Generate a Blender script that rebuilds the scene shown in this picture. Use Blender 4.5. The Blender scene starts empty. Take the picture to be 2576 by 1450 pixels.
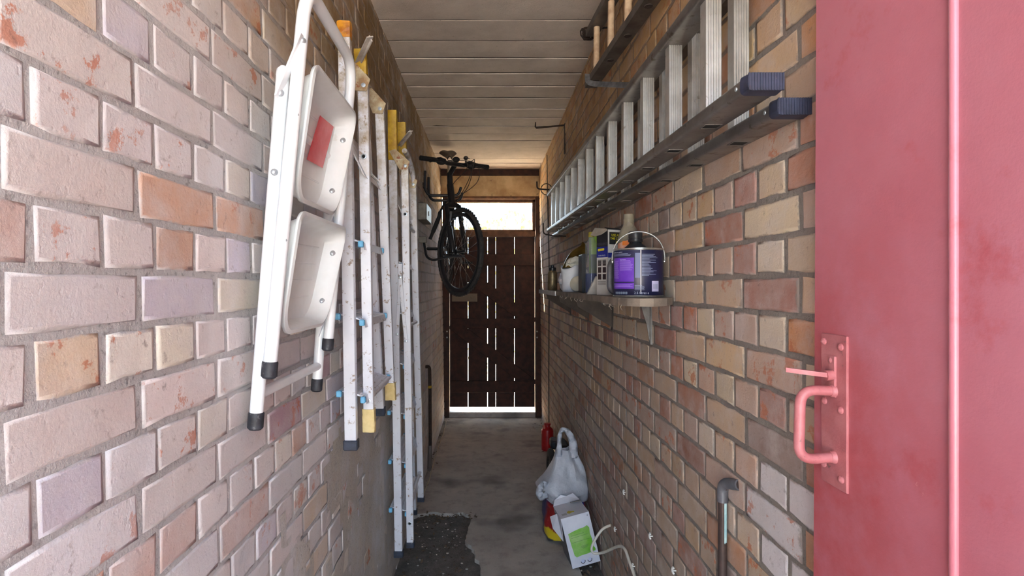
import bpy, bmesh, math, random
from mathutils import Vector, Matrix, Euler, noise
from mathutils.geometry import tessellate_polygon
R = random.Random(11)
sc = bpy.context.scene
COL = sc.collection
PI = math.pi
# ------------------------------------------------------------------ camera, light, exposure
F, CX, CY, EYE = 1385.0, 1228.0, 716.0, 1.46          # focal length and vanishing point in pixels, eye height
cam_d = bpy.data.cameras.new('camera'); cam = bpy.data.objects.new('camera', cam_d); COL.objects.link(cam)
cam_d.sensor_width = 36.0; cam_d.lens = 36.0*F/2576.0
cam_d.shift_x = (1288.0-CX)/2576.0; cam_d.shift_y = -(725.0-CY)/2576.0
cam.location = (0, 0, EYE); cam.rotation_euler = (PI/2, 0, 0); cam_d.clip_start = 0.02
sc.camera = cam
sc.view_settings.view_transform = 'Standard'; sc.view_settings.look = 'None'
sc.view_settings.gamma = 1.0; sc.view_settings.use_curve_mapping = False
sc.view_settings.exposure = 0.58
SKY_STRENGTH, SUN_STRENGTH = 6.0, 140.0
sc.cycles.max_bounces = 14; sc.cycles.diffuse_bounces = 9; sc.cycles.transparent_max_bounces = 16
w = bpy.data.worlds.new('world'); sc.world = w; w.use_nodes = True
wn = w.node_tree.nodes; wl = w.node_tree.links
wn['Background'].inputs[0].default_value = (0.64, 0.82, 1.0, 1); wn['Background'].inputs[1].default_value = SKY_STRENGTH
sun_d = bpy.data.lights.new('sun', 'SUN'); sun = bpy.data.objects.new('sun', sun_d); COL.objects.link(sun)
sun_d.energy = SUN_STRENGTH; sun_d.angle = 0.01; sun_d.color = (1.0, 0.85, 0.64)
SUN_EL, SUN_AZ = math.radians(44), math.radians(-62)
sd = Vector((math.sin(SUN_AZ)*math.cos(SUN_EL), math.cos(SUN_AZ)*math.cos(SUN_EL), math.sin(SUN_EL)))
sun.rotation_euler = sd.to_track_quat('Z', 'Y').to_euler(); sun.location = sd*20
def portal(name, loc, rot, sx, sy):
    d = bpy.data.lights.new(name, 'AREA'); d.shape = 'RECTANGLE'; d.size = sx; d.size_y = sy; d.cycles.is_portal = True
    o = bpy.data.objects.new(name, d); COL.objects.link(o); o.location = loc; o.rotation_euler = rot
portal('entrance_portal', (0.04, -0.92, 1.36), (PI/2, 0, 0), 1.06, 2.7)
portal('fanlight_portal', (0.04, 6.16, 2.185), (-PI/2, 0, 0), 0.90, 0.28)
portal('door_gap_portal', (0.04, 6.30, 0.10), (-PI/2, 0, 0), 0.94, 0.12)

# ------------------------------------------------------------------ helpers
def lin(v):
    v /= 255.0
    return v/12.92 if v <= 0.04045 else ((v+0.055)/1.055)**2.4
def C(r, g, b): return (lin(r), lin(g), lin(b), 1.0)
def at(px, py, Y): return Vector(((px-CX)*Y/F, Y, EYE-(py-CY)*Y/F))

class Nt:
    def __init__(s, name):
        s.m = bpy.data.materials.new(name); s.m.use_nodes = True
        s.t = s.m.node_tree; s.n = s.t.nodes; s.l = s.t.links; s.b = s.n['Principled BSDF']
    def new(s, typ, **kw):
        x = s.n.new(typ)
        for k, v in kw.items(): setattr(x, k, v)
        return x
    def link(s, a, b): s.l.new(a, b)
    def noise(s, scale, detail=4, rough=0.6, vec=None, dim=None):
        x = s.new('ShaderNodeTexNoise'); x.inputs['Scale'].default_value = scale; x.inputs['Detail'].default_value = detail
        x.inputs['Roughness'].default_value = rough
        s.link(vec if vec is not None else s.pos(), x.inputs['Vector']); return x.outputs['Fac']
    def pos(s):
        if not hasattr(s, '_p'): s._p = s.new('ShaderNodeNewGeometry').outputs['Position']
        return s._p
    def ramp(s, fac, a, b, ca=(0, 0, 0, 1), cb=(1, 1, 1, 1)):
        x = s.new('ShaderNodeValToRGB'); e = x.color_ramp.elements
        e[0].position = a; e[0].color = ca; e[1].position = b; e[1].color = cb
        s.link(fac, x.inputs[0]); return x.outputs[0]
    def mix(s, fac, a, b, mode='MIX'):
        x = s.new('ShaderNodeMixRGB', blend_type=mode)
        for i, v in ((0, fac), (1, a), (2, b)):
            if hasattr(v, 'is_output'): s.link(v, x.inputs[i])
            elif i == 0: x.inputs[0].default_value = v
            else: x.inputs[i].default_value = v
        return x.outputs[0]
    def math(s, op, a, b=0.0):
        x = s.new('ShaderNodeMath', operation=op)
        for i, v in ((0, a), (1, b)):
            if hasattr(v, 'is_output'): s.link(v, x.inputs[i])
            else: x.inputs[i].default_value = v
        return x.outputs[0]
    def bump(s, h, strength, dist):
        x = s.new('ShaderNodeBump'); x.inputs['Strength'].default_value = strength; x.inputs['Distance'].default_value = dist
        s.link(h, x.inputs['Height']); s.link(x.outputs[0], s.b.inputs['Normal'])
    def color(s, v):
        if hasattr(v, 'is_output'): s.link(v, s.b.inputs['Base Color'])
        else: s.b.inputs['Base Color'].default_value = v
    def set(s, **kw):
        for k, v in kw.items(): s.b.inputs[k.replace('_', ' ')].default_value = v

MATS = {}
def M(name, col, col2=None, scale=8.0, rough=0.6, metal=0.0, bump=0.0, bscale=60.0, lo=0.35, hi=0.65, spot=None, sscale=12.0, slo=0.62, shi=0.68, alpha=None, trans=0.0, coat=0.0):
    """plain procedural material: base colour, a second tone through noise, optional spots of wear"""
    if name in MATS: return MATS[name]
    t = Nt(name); c = col
    if col2 is not None: c = t.mix(t.ramp(t.noise(scale), lo, hi), col, col2)
    if spot is not None: c = t.mix(t.ramp(t.noise(sscale, 6, 0.7), slo, shi), c, spot)
    t.color(c); t.set(Roughness=rough, Metallic=metal)
    if coat: t.b.inputs['Coat Weight'].default_value = coat
    if trans: t.b.inputs['Transmission Weight'].default_value = trans
    if bump: t.bump(t.noise(bscale, 5), 0.6, bump)
    if alpha is not None: t.b.inputs['Alpha'].default_value = alpha
    MATS[name] = t.m; return t.m

ORIGIN = {}
class MB:
    """collects shapes (world coordinates) into ONE mesh"""
    def __init__(s): s.v = []; s.f = []; s.X = Matrix.Identity(4)
    def add(s, vs, fs):
        k = len(s.v); s.v += [s.X @ Vector(p) for p in vs]; s.f += [tuple(i+k for i in q) for q in fs]; return s
    def box(s, lo, hi, ch=0.0, rot=None, piv=None):
        lo = Vector(lo); hi = Vector(hi); c = (lo+hi)/2; h = (hi-lo)/2
        ch = min(ch, min(h)*0.95)
        if ch <= 0:
            vs = [Vector((x*h.x, y*h.y, z*h.z)) for x in (-1, 1) for y in (-1, 1) for z in (-1, 1)]
            fs = [(0,1,3,2),(4,6,7,5),(0,4,5,1),(2,3,7,6),(0,2,6,4),(1,5,7,3)]
        else:
            vs = []; idx = {}
            for sx in (-1, 1):
                for sy in (-1, 1):
                    for sz in (-1, 1):
                        for ax in range(3):
                            p = [h.x*sx, h.y*sy, h.z*sz]
                            for a2 in range(3):
                                if a2 != ax: p[a2] -= ch*(sx, sy, sz)[a2]
                            idx[(sx, sy, sz, ax)] = len(vs); vs.append(Vector(p))
            fs = []
            for ax in range(3):
                o1, o2 = [a for a in range(3) if a != ax]
                for sg in (-1, 1):
                    q = []
                    for a, b in ((-1,-1),(1,-1),(1,1),(-1,1)):
                        k = [0,0,0]; k[ax] = sg; k[o1] = a; k[o2] = b; q.append(idx[(k[0],k[1],k[2],ax)])
                    fs.append(tuple(q))
                for a in (-1, 1):
                    for b in (-1, 1):
                        k1=[0,0,0]; k1[o1]=a; k1[o2]=b; k1[ax]=-1; k2=list(k1); k2[ax]=1
                        fs.append((idx[(*k1,o1)], idx[(*k2,o1)], idx[(*k2,o2)], idx[(*k1,o2)]))
            for sx in (-1,1):
                for sy in (-1,1):
                    for sz in (-1,1): fs.append(tuple(idx[(sx,sy,sz,a)] for a in range(3)))
        if rot is not None:
            rm = rot if isinstance(rot, Matrix) else Euler(rot).to_matrix()
            pv = Vector(piv) if piv is not None else c
            vs = [pv + rm @ (p + c - pv) for p in vs]
        else: vs = [p + c for p in vs]
        return s.add(vs, fs)
    def bar(s, a, b, wx, wy, up=(0, 0, 1), ch=0.0, ext=0.0):
        """box from a to b; wx, wy its two widths (wx along 'side', wy along the third axis)"""
        a = Vector(a); b = Vector(b); d = (b-a).normalized(); a = a-d*ext; b = b+d*ext
        sd_ = Vector(up).cross(d)
        if sd_.length < 1e-5: sd_ = Vector((1, 0, 0))
        sd_.normalize(); u = d.cross(sd_)
        m = Matrix((sd_, u, d)).transposed(); L = (b-a).length
        t = MB(); t.box((-wx/2, -wy/2, 0), (wx/2, wy/2, L), ch)
        return s.add([a + m @ p for p in t.v], t.f)
    def tube(s, pts, r, n=10, closed=False, cap=True):
        pts = [Vector(p) for p in pts]; m = len(pts)
        rs = r if isinstance(r, (list, tuple)) else [r]*m
        tang = []
        for i in range(m):
            a = pts[i-1] if (i > 0 or closed) else pts[i]; b = pts[(i+1) % m] if (i < m-1 or closed) else pts[i]
            tang.append((b-a).normalized())
        ref = Vector((0, 0, 1)) if abs(tang[0].z) < 0.9 else Vector((1, 0, 0))
        nx = tang[0].cross(ref).normalized(); vs = []
        for i in range(m):
            nx = (nx - tang[i]*nx.dot(tang[i]))
            nx = nx.normalized() if nx.length > 1e-6 else tang[i].orthogonal().normalized()
            ny = tang[i].cross(nx)
            for k in range(n):
                a = 2*PI*k/n; vs.append(pts[i] + (nx*math.cos(a)+ny*math.sin(a))*rs[i])
        fs = []
        for i in range(m if closed else m-1):
            j = (i+1) % m
            for k in range(n): fs.append((i*n+k, i*n+(k+1) % n, j*n+(k+1) % n, j*n+k))
        if cap and not closed:
            fs.append(tuple(range(n-1, -1, -1))); fs.append(tuple((m-1)*n+k for k in range(n)))
        return s.add(vs, fs)
    def lathe(s, prof, c, n=24, axis=None, sx=1.0, sy=1.0):
        """profile [(radius, height)] round the z axis at c, or round 'axis'"""
        c = Vector(c); q = Vector((0, 0, 1)).rotation_difference(Vector(axis).normalized()) if axis is not None else None
        vs = []; fs = []
        for r, z in prof:
            for k in range(n):
                a = 2*PI*k/n; p = Vector((r*math.cos(a)*sx, r*math.sin(a)*sy, z))
                vs.append(c + (q @ p if q else p))
        for i in range(len(prof)-1):
            for k in range(n): fs.append((i*n+k, i*n+(k+1) % n, (i+1)*n+(k+1) % n, (i+1)*n+k))
        if prof[0][0] > 1e-6: fs.append(tuple(range(n-1, -1, -1)))
        if prof[-1][0] > 1e-6: fs.append(tuple((len(prof)-1)*n+k for k in range(n)))
        return s.add(vs, fs)
    def prism(s, poly, fn, t0, t1):
        """polygon [(a, b)] extruded from t0 to t1; fn(a, b, t) gives the world point"""
        n = len(poly); vs = [fn(a, b, t0) for a, b in poly] + [fn(a, b, t1) for a, b in poly]
        fs = [(i, (i+1) % n, n+(i+1) % n, n+i) for i in range(n)]
        for tri in tessellate_polygon([[Vector((a, b, 0)) for a, b in poly]]):
            fs.append((tri[2], tri[1], tri[0])); fs.append(tuple(n+i for i in tri))
        return s.add(vs, fs)
    def grid(s, nu, nv, fn, wrap=False):
        vs = [fn(i/(nu-(0 if wrap else 1)), j/(nv-1)) for j in range(nv) for i in range(nu)]; fs = []
        for j in range(nv-1):
            for i in range(nu if wrap else nu-1):
                k = (i+1) % nu; fs.append((j*nu+i, j*nu+k, (j+1)*nu+k, (j+1)*nu+i))
        return s.add(vs, fs)
    def ball(s, c, r, n=10, m=7, sx=1, sy=1, sz=1):
        prof = [(max(1e-7, r*math.sin(PI*i/(m-1))), -r*math.cos(PI*i/(m-1))*sz) for i in range(m)]
        prof[0] = (0, prof[0][1]); prof[-1] = (0, prof[-1][1])
        return s.lathe(prof, c, n, sx=sx, sy=sy)
    def build(s, name, mat, parent=None, smooth=False, angle=40, solid=0.0, sub=0):
        if parent is not None: org = ORIGIN[parent.name]
        else:
            lo = Vector([min(p[i] for p in s.v) for i in range(3)]); hi = Vector([max(p[i] for p in s.v) for i in range(3)])
            org = Vector(((lo.x+hi.x)/2, (lo.y+hi.y)/2, lo.z))
        me = bpy.data.meshes.new(name); me.from_pydata([tuple(p-org) for p in s.v], [], s.f)
        bm = bmesh.new(); bm.from_mesh(me)
        bmesh.ops.recalc_face_normals(bm, faces=bm.faces)
        if smooth:
            for f in bm.faces: f.smooth = True
            for e in bm.edges:
                if len(e.link_faces) == 2 and e.calc_face_angle(0) > math.radians(angle): e.smooth = False
        bm.to_mesh(me); bm.free()
        me.materials.append(mat)
        o = bpy.data.objects.new(name, me); COL.objects.link(o)
        if parent is not None: o.parent = parent
        else: o.location = org
        ORIGIN[o.name] = org
        if solid:
            md = o.modifiers.new('solid', 'SOLIDIFY'); md.thickness = solid; md.offset = 0
        if sub:
            md = o.modifiers.new('sub', 'SUBSURF'); md.levels = sub; md.render_levels = sub
        return o

def tag(o, label=None, cat=None, group=None, kind=None):
    for k, v in (('label', label), ('category', cat), ('group', group), ('kind', kind)):
        if v: o[k] = v
    return o
def thing(name, loc, label, cat, group=None, kind=None):
    o = bpy.data.objects.new(name, None); COL.objects.link(o); o.location = loc; o.empty_display_size = 0.05
    ORIGIN[o.name] = Vector(loc); return tag(o, label, cat, group, kind)
def bez(pts, n=8):
    """smooth curve through points (Catmull-Rom)"""
    P = [Vector(p) for p in pts]; out = []
    for i in range(len(P)-1):
        p0 = P[max(i-1, 0)]; p1 = P[i]; p2 = P[i+1]; p3 = P[min(i+2, len(P)-1)]
        for k in range(n):
            t = k/n
            out.append(0.5*((2*p1)+(p2-p0)*t+(2*p0-5*p1+4*p2-p3)*t*t+(3*p1-p0-3*p2+p3)*t**3))
    return out+[P[-1]]
def rounded(pts, r, n=6):
    """polyline with its corners rounded"""
    P = [Vector(p) for p in pts]; out = [P[0]]
    for i in range(1, len(P)-1):
        a = (P[i-1]-P[i]); b = (P[i+1]-P[i]); d = min(r, a.length*0.49, b.length*0.49)
        p = P[i]+a.normalized()*d; q = P[i]+b.normalized()*d
        for k in range(n+1):
            t = k/n; out.append(p*(1-t)**2+P[i]*2*t*(1-t)+q*t*t)
    return out+[P[-1]]
def rrect(x0, y0, x1, y1, r, n=5):
    out = []
    for cx, cy, a0 in ((x1-r, y1-r, 0), (x0+r, y1-r, 90), (x0+r, y0+r, 180), (x1-r, y0+r, 270)):
        for k in range(n+1):
            a = math.radians(a0+90*k/n); out.append((cx+r*math.cos(a), cy+r*math.sin(a)))
    return out
_fc = {}
def text2d(body, size):
    """flat letters: (vertices, faces) laid out from the origin"""
    cu = bpy.data.curves.new('t', 'FONT'); cu.body = body; cu.size = size; cu.resolution_u = 2
    ob = bpy.data.objects.new('t', cu); COL.objects.link(ob)
    dg = bpy.context.evaluated_depsgraph_get(); me = bpy.data.meshes.new_from_object(ob.evaluated_get(dg))
    vs = [(v.co.x, v.co.y) for v in me.vertices]; fs = [tuple(p.vertices) for p in me.polygons]
    bpy.data.objects.remove(ob); bpy.data.curves.remove(cu); bpy.data.meshes.remove(me)
    return vs, fs

# ------------------------------------------------------------------ the room
YEND = 6.1; ZC = 2.72
def XL(z): return -(0.478+0.041*z/ZC)
def XR(z): return 0.584-0.027*z/ZC
COURSE, BED0 = 0.0765, 1.478

def weather_and_light(t, c, k):
    # limewash dust and brown stain, dim upper-wall light painted in, over bricks and joints
    g = t.new('ShaderNodeSeparateXYZ'); t.link(t.pos(), g.inputs[0])
    right = t.math('GREATER_THAN', g.outputs['X'], 0.05)
    def step(o, a, b):
        m = t.new('ShaderNodeMapRange', interpolation_type='SMOOTHSTEP'); m.inputs[1].default_value = a; m.inputs[2].default_value = b
        t.link(o, m.inputs[0]); return m.outputs[0]
    wash = t.ramp(t.noise(4.5, 7, .68), .44, .66)
    c = t.mix(t.math('MULTIPLY', wash, t.mix(right, (.62*k,)*3+(1,), (.30*k,)*3+(1,))), c, t.mix(right, C(212, 210, 212), C(168, 154, 146)))
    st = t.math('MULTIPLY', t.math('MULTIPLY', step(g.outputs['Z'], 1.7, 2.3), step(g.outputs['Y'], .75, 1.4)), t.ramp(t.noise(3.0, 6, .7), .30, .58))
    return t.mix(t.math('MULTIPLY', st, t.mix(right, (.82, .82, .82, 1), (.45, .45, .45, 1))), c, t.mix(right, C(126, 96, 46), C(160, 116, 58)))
def brick_material(name, attr):
    t = Nt(name)
    if attr:
        a = t.new('ShaderNodeAttribute', attribute_name='tone'); base = a.outputs['Color']; rnd = t.new('ShaderNodeNewGeometry').outputs['Random Per Island']
    else:
        a = t.new('ShaderNodeObjectInfo'); base = a.outputs['Color']; rnd = a.outputs['Random']
    c = t.mix(t.ramp(t.noise(14, 5), 0.3, 0.7), base, t.mix(0.45, base, C(196, 186, 182)))
    # spalled orange-red patches on some bricks, dark burnt flecks on others
    n1 = t.noise(16, 6, 0.72)
    thr = t.math('MULTIPLY', t.math('GREATER_THAN', rnd, 0.66), 1.0)
    pt = t.math('MULTIPLY', t.ramp(n1, 0.565, 0.60), thr)
    c = t.mix(t.math('MULTIPLY', pt, 0.75), c, C(186, 112, 78))
    n2 = t.noise(42, 6, 0.7)
    c = t.mix(t.math('MULTIPLY', t.ramp(n2, 0.60, 0.68), 0.45), c, C(112, 96, 92))
    c = t.mix(t.math('MULTIPLY', t.ramp(t.noise(7, 5, 0.65), 0.52, 0.75), 0.35), c, C(214, 208, 206))
    if not attr:                                                            # mortar smeared over the brick's own edges
        tc = t.new('ShaderNodeTexCoord'); g2 = t.new('ShaderNodeSeparateXYZ'); t.link(tc.outputs['Generated'], g2.inputs[0])
        def edge(o, k): return t.math('MULTIPLY', t.math('SUBTRACT', 0.5, t.math('ABSOLUTE', t.math('SUBTRACT', o, 0.5))), k)
        d = t.math('MINIMUM', edge(g2.outputs['X'], 2.4), edge(g2.outputs['Z'], 1.1))
        sm = t.ramp(t.math('SUBTRACT', t.math('SUBTRACT', t.math('MULTIPLY', t.noise(26, 6, .72), .42), .15), d), 0.0, 0.06)
        gx = t.new('ShaderNodeSeparateXYZ'); t.link(t.pos(), gx.inputs[0])
        c = t.mix(t.math('MULTIPLY', sm, .85), c, t.mix(t.math('GREATER_THAN', gx.outputs['X'], 0.0), C(192, 189, 189), C(142, 133, 126)))
    c = weather_and_light(t, c, 1.0)
    t.color(c); t.set(Roughness=0.92)
    t.b.inputs['Specular IOR Level'].default_value = 0.25
    h = t.math('ADD', t.noise(160, 5, 0.7), t.math('MULTIPLY', t.ramp(t.noise(48, 3), 0.22, 0.40), 0.7))
    t.bump(h, 0.6, 0.0018)
    return t.m
BRICK_OBJ, BRICK_ATT = brick_material('brick_single', False), brick_material('brick_joined', True)
def mortar_material(name, base, dark):
    t = Nt(name)
    c = t.mix(t.ramp(t.noise(9, 6, 0.7), 0.35, 0.65), base, dark)
    c = t.mix(t.math('MULTIPLY', t.ramp(t.noise(90, 4), 0.58, 0.66), 0.5), c, C(90, 84, 80))
    c = weather_and_light(t, c, 1.2)
    t.color(c); t.set(Roughness=0.95)
    t.bump(t.math('ADD', t.noise(120, 6, 0.75), t.noise(30, 4)), 0.9, 0.004)
    return t.m
MORTAR_L = mortar_material('mortar_pale', C(190, 188, 188), C(160, 157, 156))
MORTAR_R = mortar_material('mortar_grey', C(150, 142, 134), C(120, 112, 106))

PAL_L = [(212,206,208),(214,204,204),(206,200,204),(216,212,204),(210,210,216),(200,196,212),(214,208,194),(216,210,210),(206,196,194),(210,206,210)]
PAL_LX = [(176,146,158),(198,160,138),(182,182,202),(198,172,164),(210,190,166)]
PAL_R = [(206,182,152),(198,168,138),(210,190,160),(196,162,140),(190,160,140),(204,172,132),(186,158,142),(212,194,170)]
PAL_RX = [(160,104,84),(176,118,92),(150,128,120),(196,136,92),(168,120,108)]
def brick_tone(side, y, z, r):
    if side == 'L':
        b = Vector(r.choice(PAL_L if r.random() > 0.15 else PAL_LX))
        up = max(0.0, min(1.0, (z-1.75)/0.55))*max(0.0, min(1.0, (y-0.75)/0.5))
        b = b.lerp(Vector((172, 138, 88)), 0.62*up)                     # ochre bricks up under the roof, warm bounce light painted in
        far = max(0.0, min(1.0, (y-1.5)/1.5))
        b = b.lerp(Vector((186, 172, 160)), 0.35*far)
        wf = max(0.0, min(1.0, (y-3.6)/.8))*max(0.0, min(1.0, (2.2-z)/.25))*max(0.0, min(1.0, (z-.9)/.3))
        b = b.lerp(Vector((212, 208, 214)), .8*wf)  # far bricks whitened, daylight at the door end painted in
        if z < 1.0: b = b.lerp(Vector((200, 186, 172)), 0.4*min(1, (1.0-z)/0.6))
    else:
        b = Vector(r.choice(PAL_R if r.random() > 0.2 else PAL_RX))
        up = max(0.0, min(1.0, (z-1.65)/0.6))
        b = b.lerp(Vector((200, 154, 84)), 0.58*up)  # ochre bricks up high, warm light painted into the tone
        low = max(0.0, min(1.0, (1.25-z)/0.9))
        b = b.lerp(Vector((132, 114, 106)), 0.62*low)  # dimmer, cooler light of the lower courses painted in
        if 0.98 < y < 1.16 and 0.86 < z < 1.13: b = Vector((216, 210, 212))   # a few limewashed bricks beside the door
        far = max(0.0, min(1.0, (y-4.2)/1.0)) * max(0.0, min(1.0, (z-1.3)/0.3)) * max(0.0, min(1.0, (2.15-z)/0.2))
        b = b.lerp(Vector((205, 200, 205)), 0.75*far)  # end daylight painted as white into the far right bricks
    k = 1 + r.uniform(-0.05, 0.05)
    return tuple(lin(max(0, min(255, v*k))) for v in b)

def brick_geo(L, H, r):
    """one worn brick, face towards -y: four by two points on the face, a chamfer and a skirt"""
    nx = 5 if L > 0.15 else 4
    vs, fs = [], []
    e = 0.0042
    def pt(i, j, ins, y):
        x = -L/2+ins+(L-2*ins)*i/(nx-1); z = -H/2+ins+(H-2*ins)*j
        return Vector((x+r.uniform(-1, 1)*0.0024, y, z+r.uniform(-1, 1)*0.0024))
    ring = [(i, 0) for i in range(nx)]+[(i, 1) for i in range(nx-1, -1, -1)]
    m = len(ring)
    for i, j in ring: vs.append(pt(i, j, e+r.uniform(0, 0.002), r.uniform(-0.0006, 0.0006)))
    for i, j in ring: vs.append(pt(i, j, 0, 0.0017+r.uniform(-0.0004, 0.0004)))
    for k in range(m): v = vs[m+k]; vs.append(Vector((v.x, 0.022, v.z)))
    for i in range(nx-1): fs.append((i, i+1, m-2-i, m-1-i))
    for a in (0, m):
        for k in range(m): fs.append((a+k, a+m+k, a+m+(k+1) % m, a+(k+1) % m))
    return vs, fs

def NFRONT(L): return 4 if L > 0.15 else 3
def make_wall(side):
    rr = random.Random(5 if side == 'L' else 9)
    sgn = 1 if side == 'L' else -1                                       # room side of the wall
    X = XL if side == 'L' else XR
    lean = math.atan((X(ZC)-X(0))/ZC)
    name = 'wall_left' if side == 'L' else 'wall_right'
    mb = MB()
    y0, y1 = -0.9, YEND+0.05  # walls extended unseen behind the lens to even out the daylight
    def P(y, z, out): return Vector((X(z)+sgn*out, y, z))
    nz, ny = 2, 2
    D = -0.0021                                                          # the joints lie this far behind the brick faces
    vs = [P(y0, -0.05, D), P(y1, -0.05, D), P(y1, ZC+0.02, D), P(y0, ZC+0.02, D), P(y0, -0.05, -0.11), P(y1, -0.05, -0.11), P(y1, ZC+0.02, -0.11), P(y0, ZC+0.02, -0.11)]
    mb.add(vs, [(0,1,2,3),(4,7,6,5),(0,3,7,4),(1,5,6,2),(0,4,5,1),(3,2,6,7)])
    wall = mb.build(name, MORTAR_L if side == 'L' else MORTAR_R)
    tag(wall, 'pale dusty brick wall on which the white step stool hangs' if side == 'L' else 'tan and red brick wall carrying the shelf and long ladders', 'wall', kind='structure')
    # english bond: courses of headers and of stretchers by turns
    spots = []
    k0 = int(math.floor((0-BED0)/COURSE)); k1 = int(math.ceil((ZC-BED0)/COURSE))
    for k in range(k0, k1):
        zb = BED0+k*COURSE; zt = zb+COURSE
        if zt < 0.02 or zb > ZC: continue
        head = (k % 2 == 0)
        pitch = 0.1125 if head else 0.225
        if side == 'L': ph = 0.716 if head else 0.787
        else: ph = 1.053 if head else 1.003
        y = ph-pitch*math.ceil((ph-y0)/pitch)+rr.uniform(-0.004, 0.004)
        while y < y1-0.03:
            a, b = max(y, y0), min(y+pitch, y1)
            if b-a > 0.03:
                jt = rr.uniform(0.008, 0.013)
                spots.append(((a+b)/2, zb+COURSE/2, b-a-jt, COURSE-rr.uniform(0.008, 0.013)))
            y += pitch
    def area(s):
        y, z, L, H = s
        if y < 0.3: return 0
        px = CX+F*X(z)/y; py = CY-F*(z-EYE)/y
        if not (-60 < px < 2636 and -40 < py < 1490): return 0
        if side == 'R' and y < 0.93: return 0
        return abs(X(z))*L*H/(y**3)
    spots.sort(key=area, reverse=True)
    near, rest = spots[:300], spots[300:]
    var = {}
    for (y, z, L, H) in near:
        std = abs(L-0.1025) < 0.006 or abs(L-0.2145) < 0.006
        key = ('h' if L < 0.15 else 's', rr.randrange(8)) if std else None
        if key is None or key not in var:
            vs, fs = brick_geo(L, H, rr)
            me = bpy.data.meshes.new('brick'); me.from_pydata(vs, [], fs); me.materials.append(BRICK_OBJ)
            for q_, p in enumerate(me.polygons): p.use_smooth = q_ >= NFRONT(L)
            me['dim'] = (L, H)
            if key is not None: var[key] = me
        else: me = var[key]
        o = bpy.data.objects.new('brick', me); COL.objects.link(o)
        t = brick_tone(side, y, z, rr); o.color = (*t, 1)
        d0 = me['dim']
        out = rr.uniform(-0.0008, 0.0016)
        o.parent = wall
        o.location = P(y, z, out)-ORIGIN[wall.name]
        o.rotation_euler = Euler((rr.uniform(-0.006, 0.006), lean*1.0+0, PI/2*sgn), 'XYZ')
        o.rotation_euler = (Matrix.Rotation(lean, 3, 'Y') @ Matrix.Rotation(PI/2*sgn, 3, 'Z') @ Matrix.Rotation(rr.uniform(-0.008, 0.008), 3, 'Y') @ Matrix.Rotation(rr.uniform(-0.012, 0.012), 3, 'Z')).to_euler()
        o.scale = (L/d0[0], 1, H/d0[1])
    mb = MB(); tones = []
    rotm = Matrix.Rotation(lean, 3, 'Y') @ Matrix.Rotation(PI/2*sgn, 3, 'Z')
    for (y, z, L, H) in rest:
        vs, fs = brick_geo(L, H, rr); c = P(y, z, rr.uniform(-0.0008, 0.0016))
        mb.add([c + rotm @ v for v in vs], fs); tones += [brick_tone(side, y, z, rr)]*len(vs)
    o = mb.build('brick', BRICK_ATT, wall); o['kind'] = 'stuff'
    at_ = o.data.color_attributes.new('tone', 'FLOAT_COLOR', 'POINT')
    for i, t in enumerate(tones): at_.data[i].color = (*t, 1)
    return wall
WALL_L = make_wall('L'); WALL_R = make_wall('R')

# thin skim of cement rubbed over the bricks at the foot of the left wall
def skim(wall, y0, y1, z0, z1, seed, name):
    mb = MB(); n = 60; m = 44; keep = {}
    vs = []; fs = []
    for j in range(m):
        for i in range(n):
            y = y0+(y1-y0)*i/(n-1); z = z0+(z1-z0)*j/(m-1)
            d = 0.0016+0.0022*noise.noise((y*7, z*7, seed))
            vs.append(Vector((XL(z)+d, y, z)))
    def inside(y, z):
        u = (y-y0)/(y1-y0); v = (z-z0)/(z1-z0)
        edge = min(u*3.0, (1-u)*3.0, (1-v)*1.6 + 0.9*(u-0.5))
        return edge+0.75*noise.fractal((y*4, z*4, seed+3), 1.0, 2.0, 4) > 0.16
    for j in range(m-1):
        for i in range(n-1):
            y = y0+(y1-y0)*(i+.5)/(n-1); z = z0+(z1-z0)*(j+.5)/(m-1)
            if inside(y, z): fs.append((j*n+i, j*n+i+1, (j+1)*n+i+1, (j+1)*n+i))
    used = sorted({i for f in fs for i in f}); mp = {k: q for q, k in enumerate(used)}
    mb.add([vs[k] for k in used], [tuple(mp[i] for i in f) for f in fs])
    return mb.build(name, SKIM, wall, smooth=True, angle=180)
SKIM = mortar_material('cement_skim', C(196, 186, 174), C(176, 168, 160))
skim(WALL_L, 1.30, 3.3, 0.0, 1.06, 2.0, 'cement_skim')

# ceiling of rough whitewashed concrete planks laid across
t = Nt('whitewashed_plank'); c = t.mix(t.ramp(t.noise(5, 6, .7), .3, .7), C(214, 202, 194), C(194, 182, 174))
c = t.mix(t.math('MULTIPLY', t.ramp(t.noise(2.2, 5, .7), .50, .72), .5), c, C(170, 156, 148))
c = t.mix(t.math('MULTIPLY', t.ramp(t.noise(60, 5, .7), .62, .70), .5), c, C(110, 96, 88))
t.color(c); t.set(Roughness=.95); t.bump(t.math('ADD', t.noise(150, 5, .7), t.noise(22, 4)), .7, .003); PLANK = t.m
mb = MB(); mb.box((-0.66, -0.92, ZC+0.0022), (0.72, YEND+0.25, ZC+0.16))
CEIL = mb.build('ceiling', M('slab_dark', C(52, 44, 40), rough=.95))
tag(CEIL, 'low ceiling of rough whitewashed concrete planks laid crosswise', 'ceiling', kind='structure')
y = 2.616-0.222*16
edges = [y+0.222*i+R.uniform(-.008, .008) for i in range(32)] + [6.02]
edges = [e for e in edges if e < 5.96] + [6.02]
edges = sorted(set(edges))
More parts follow.
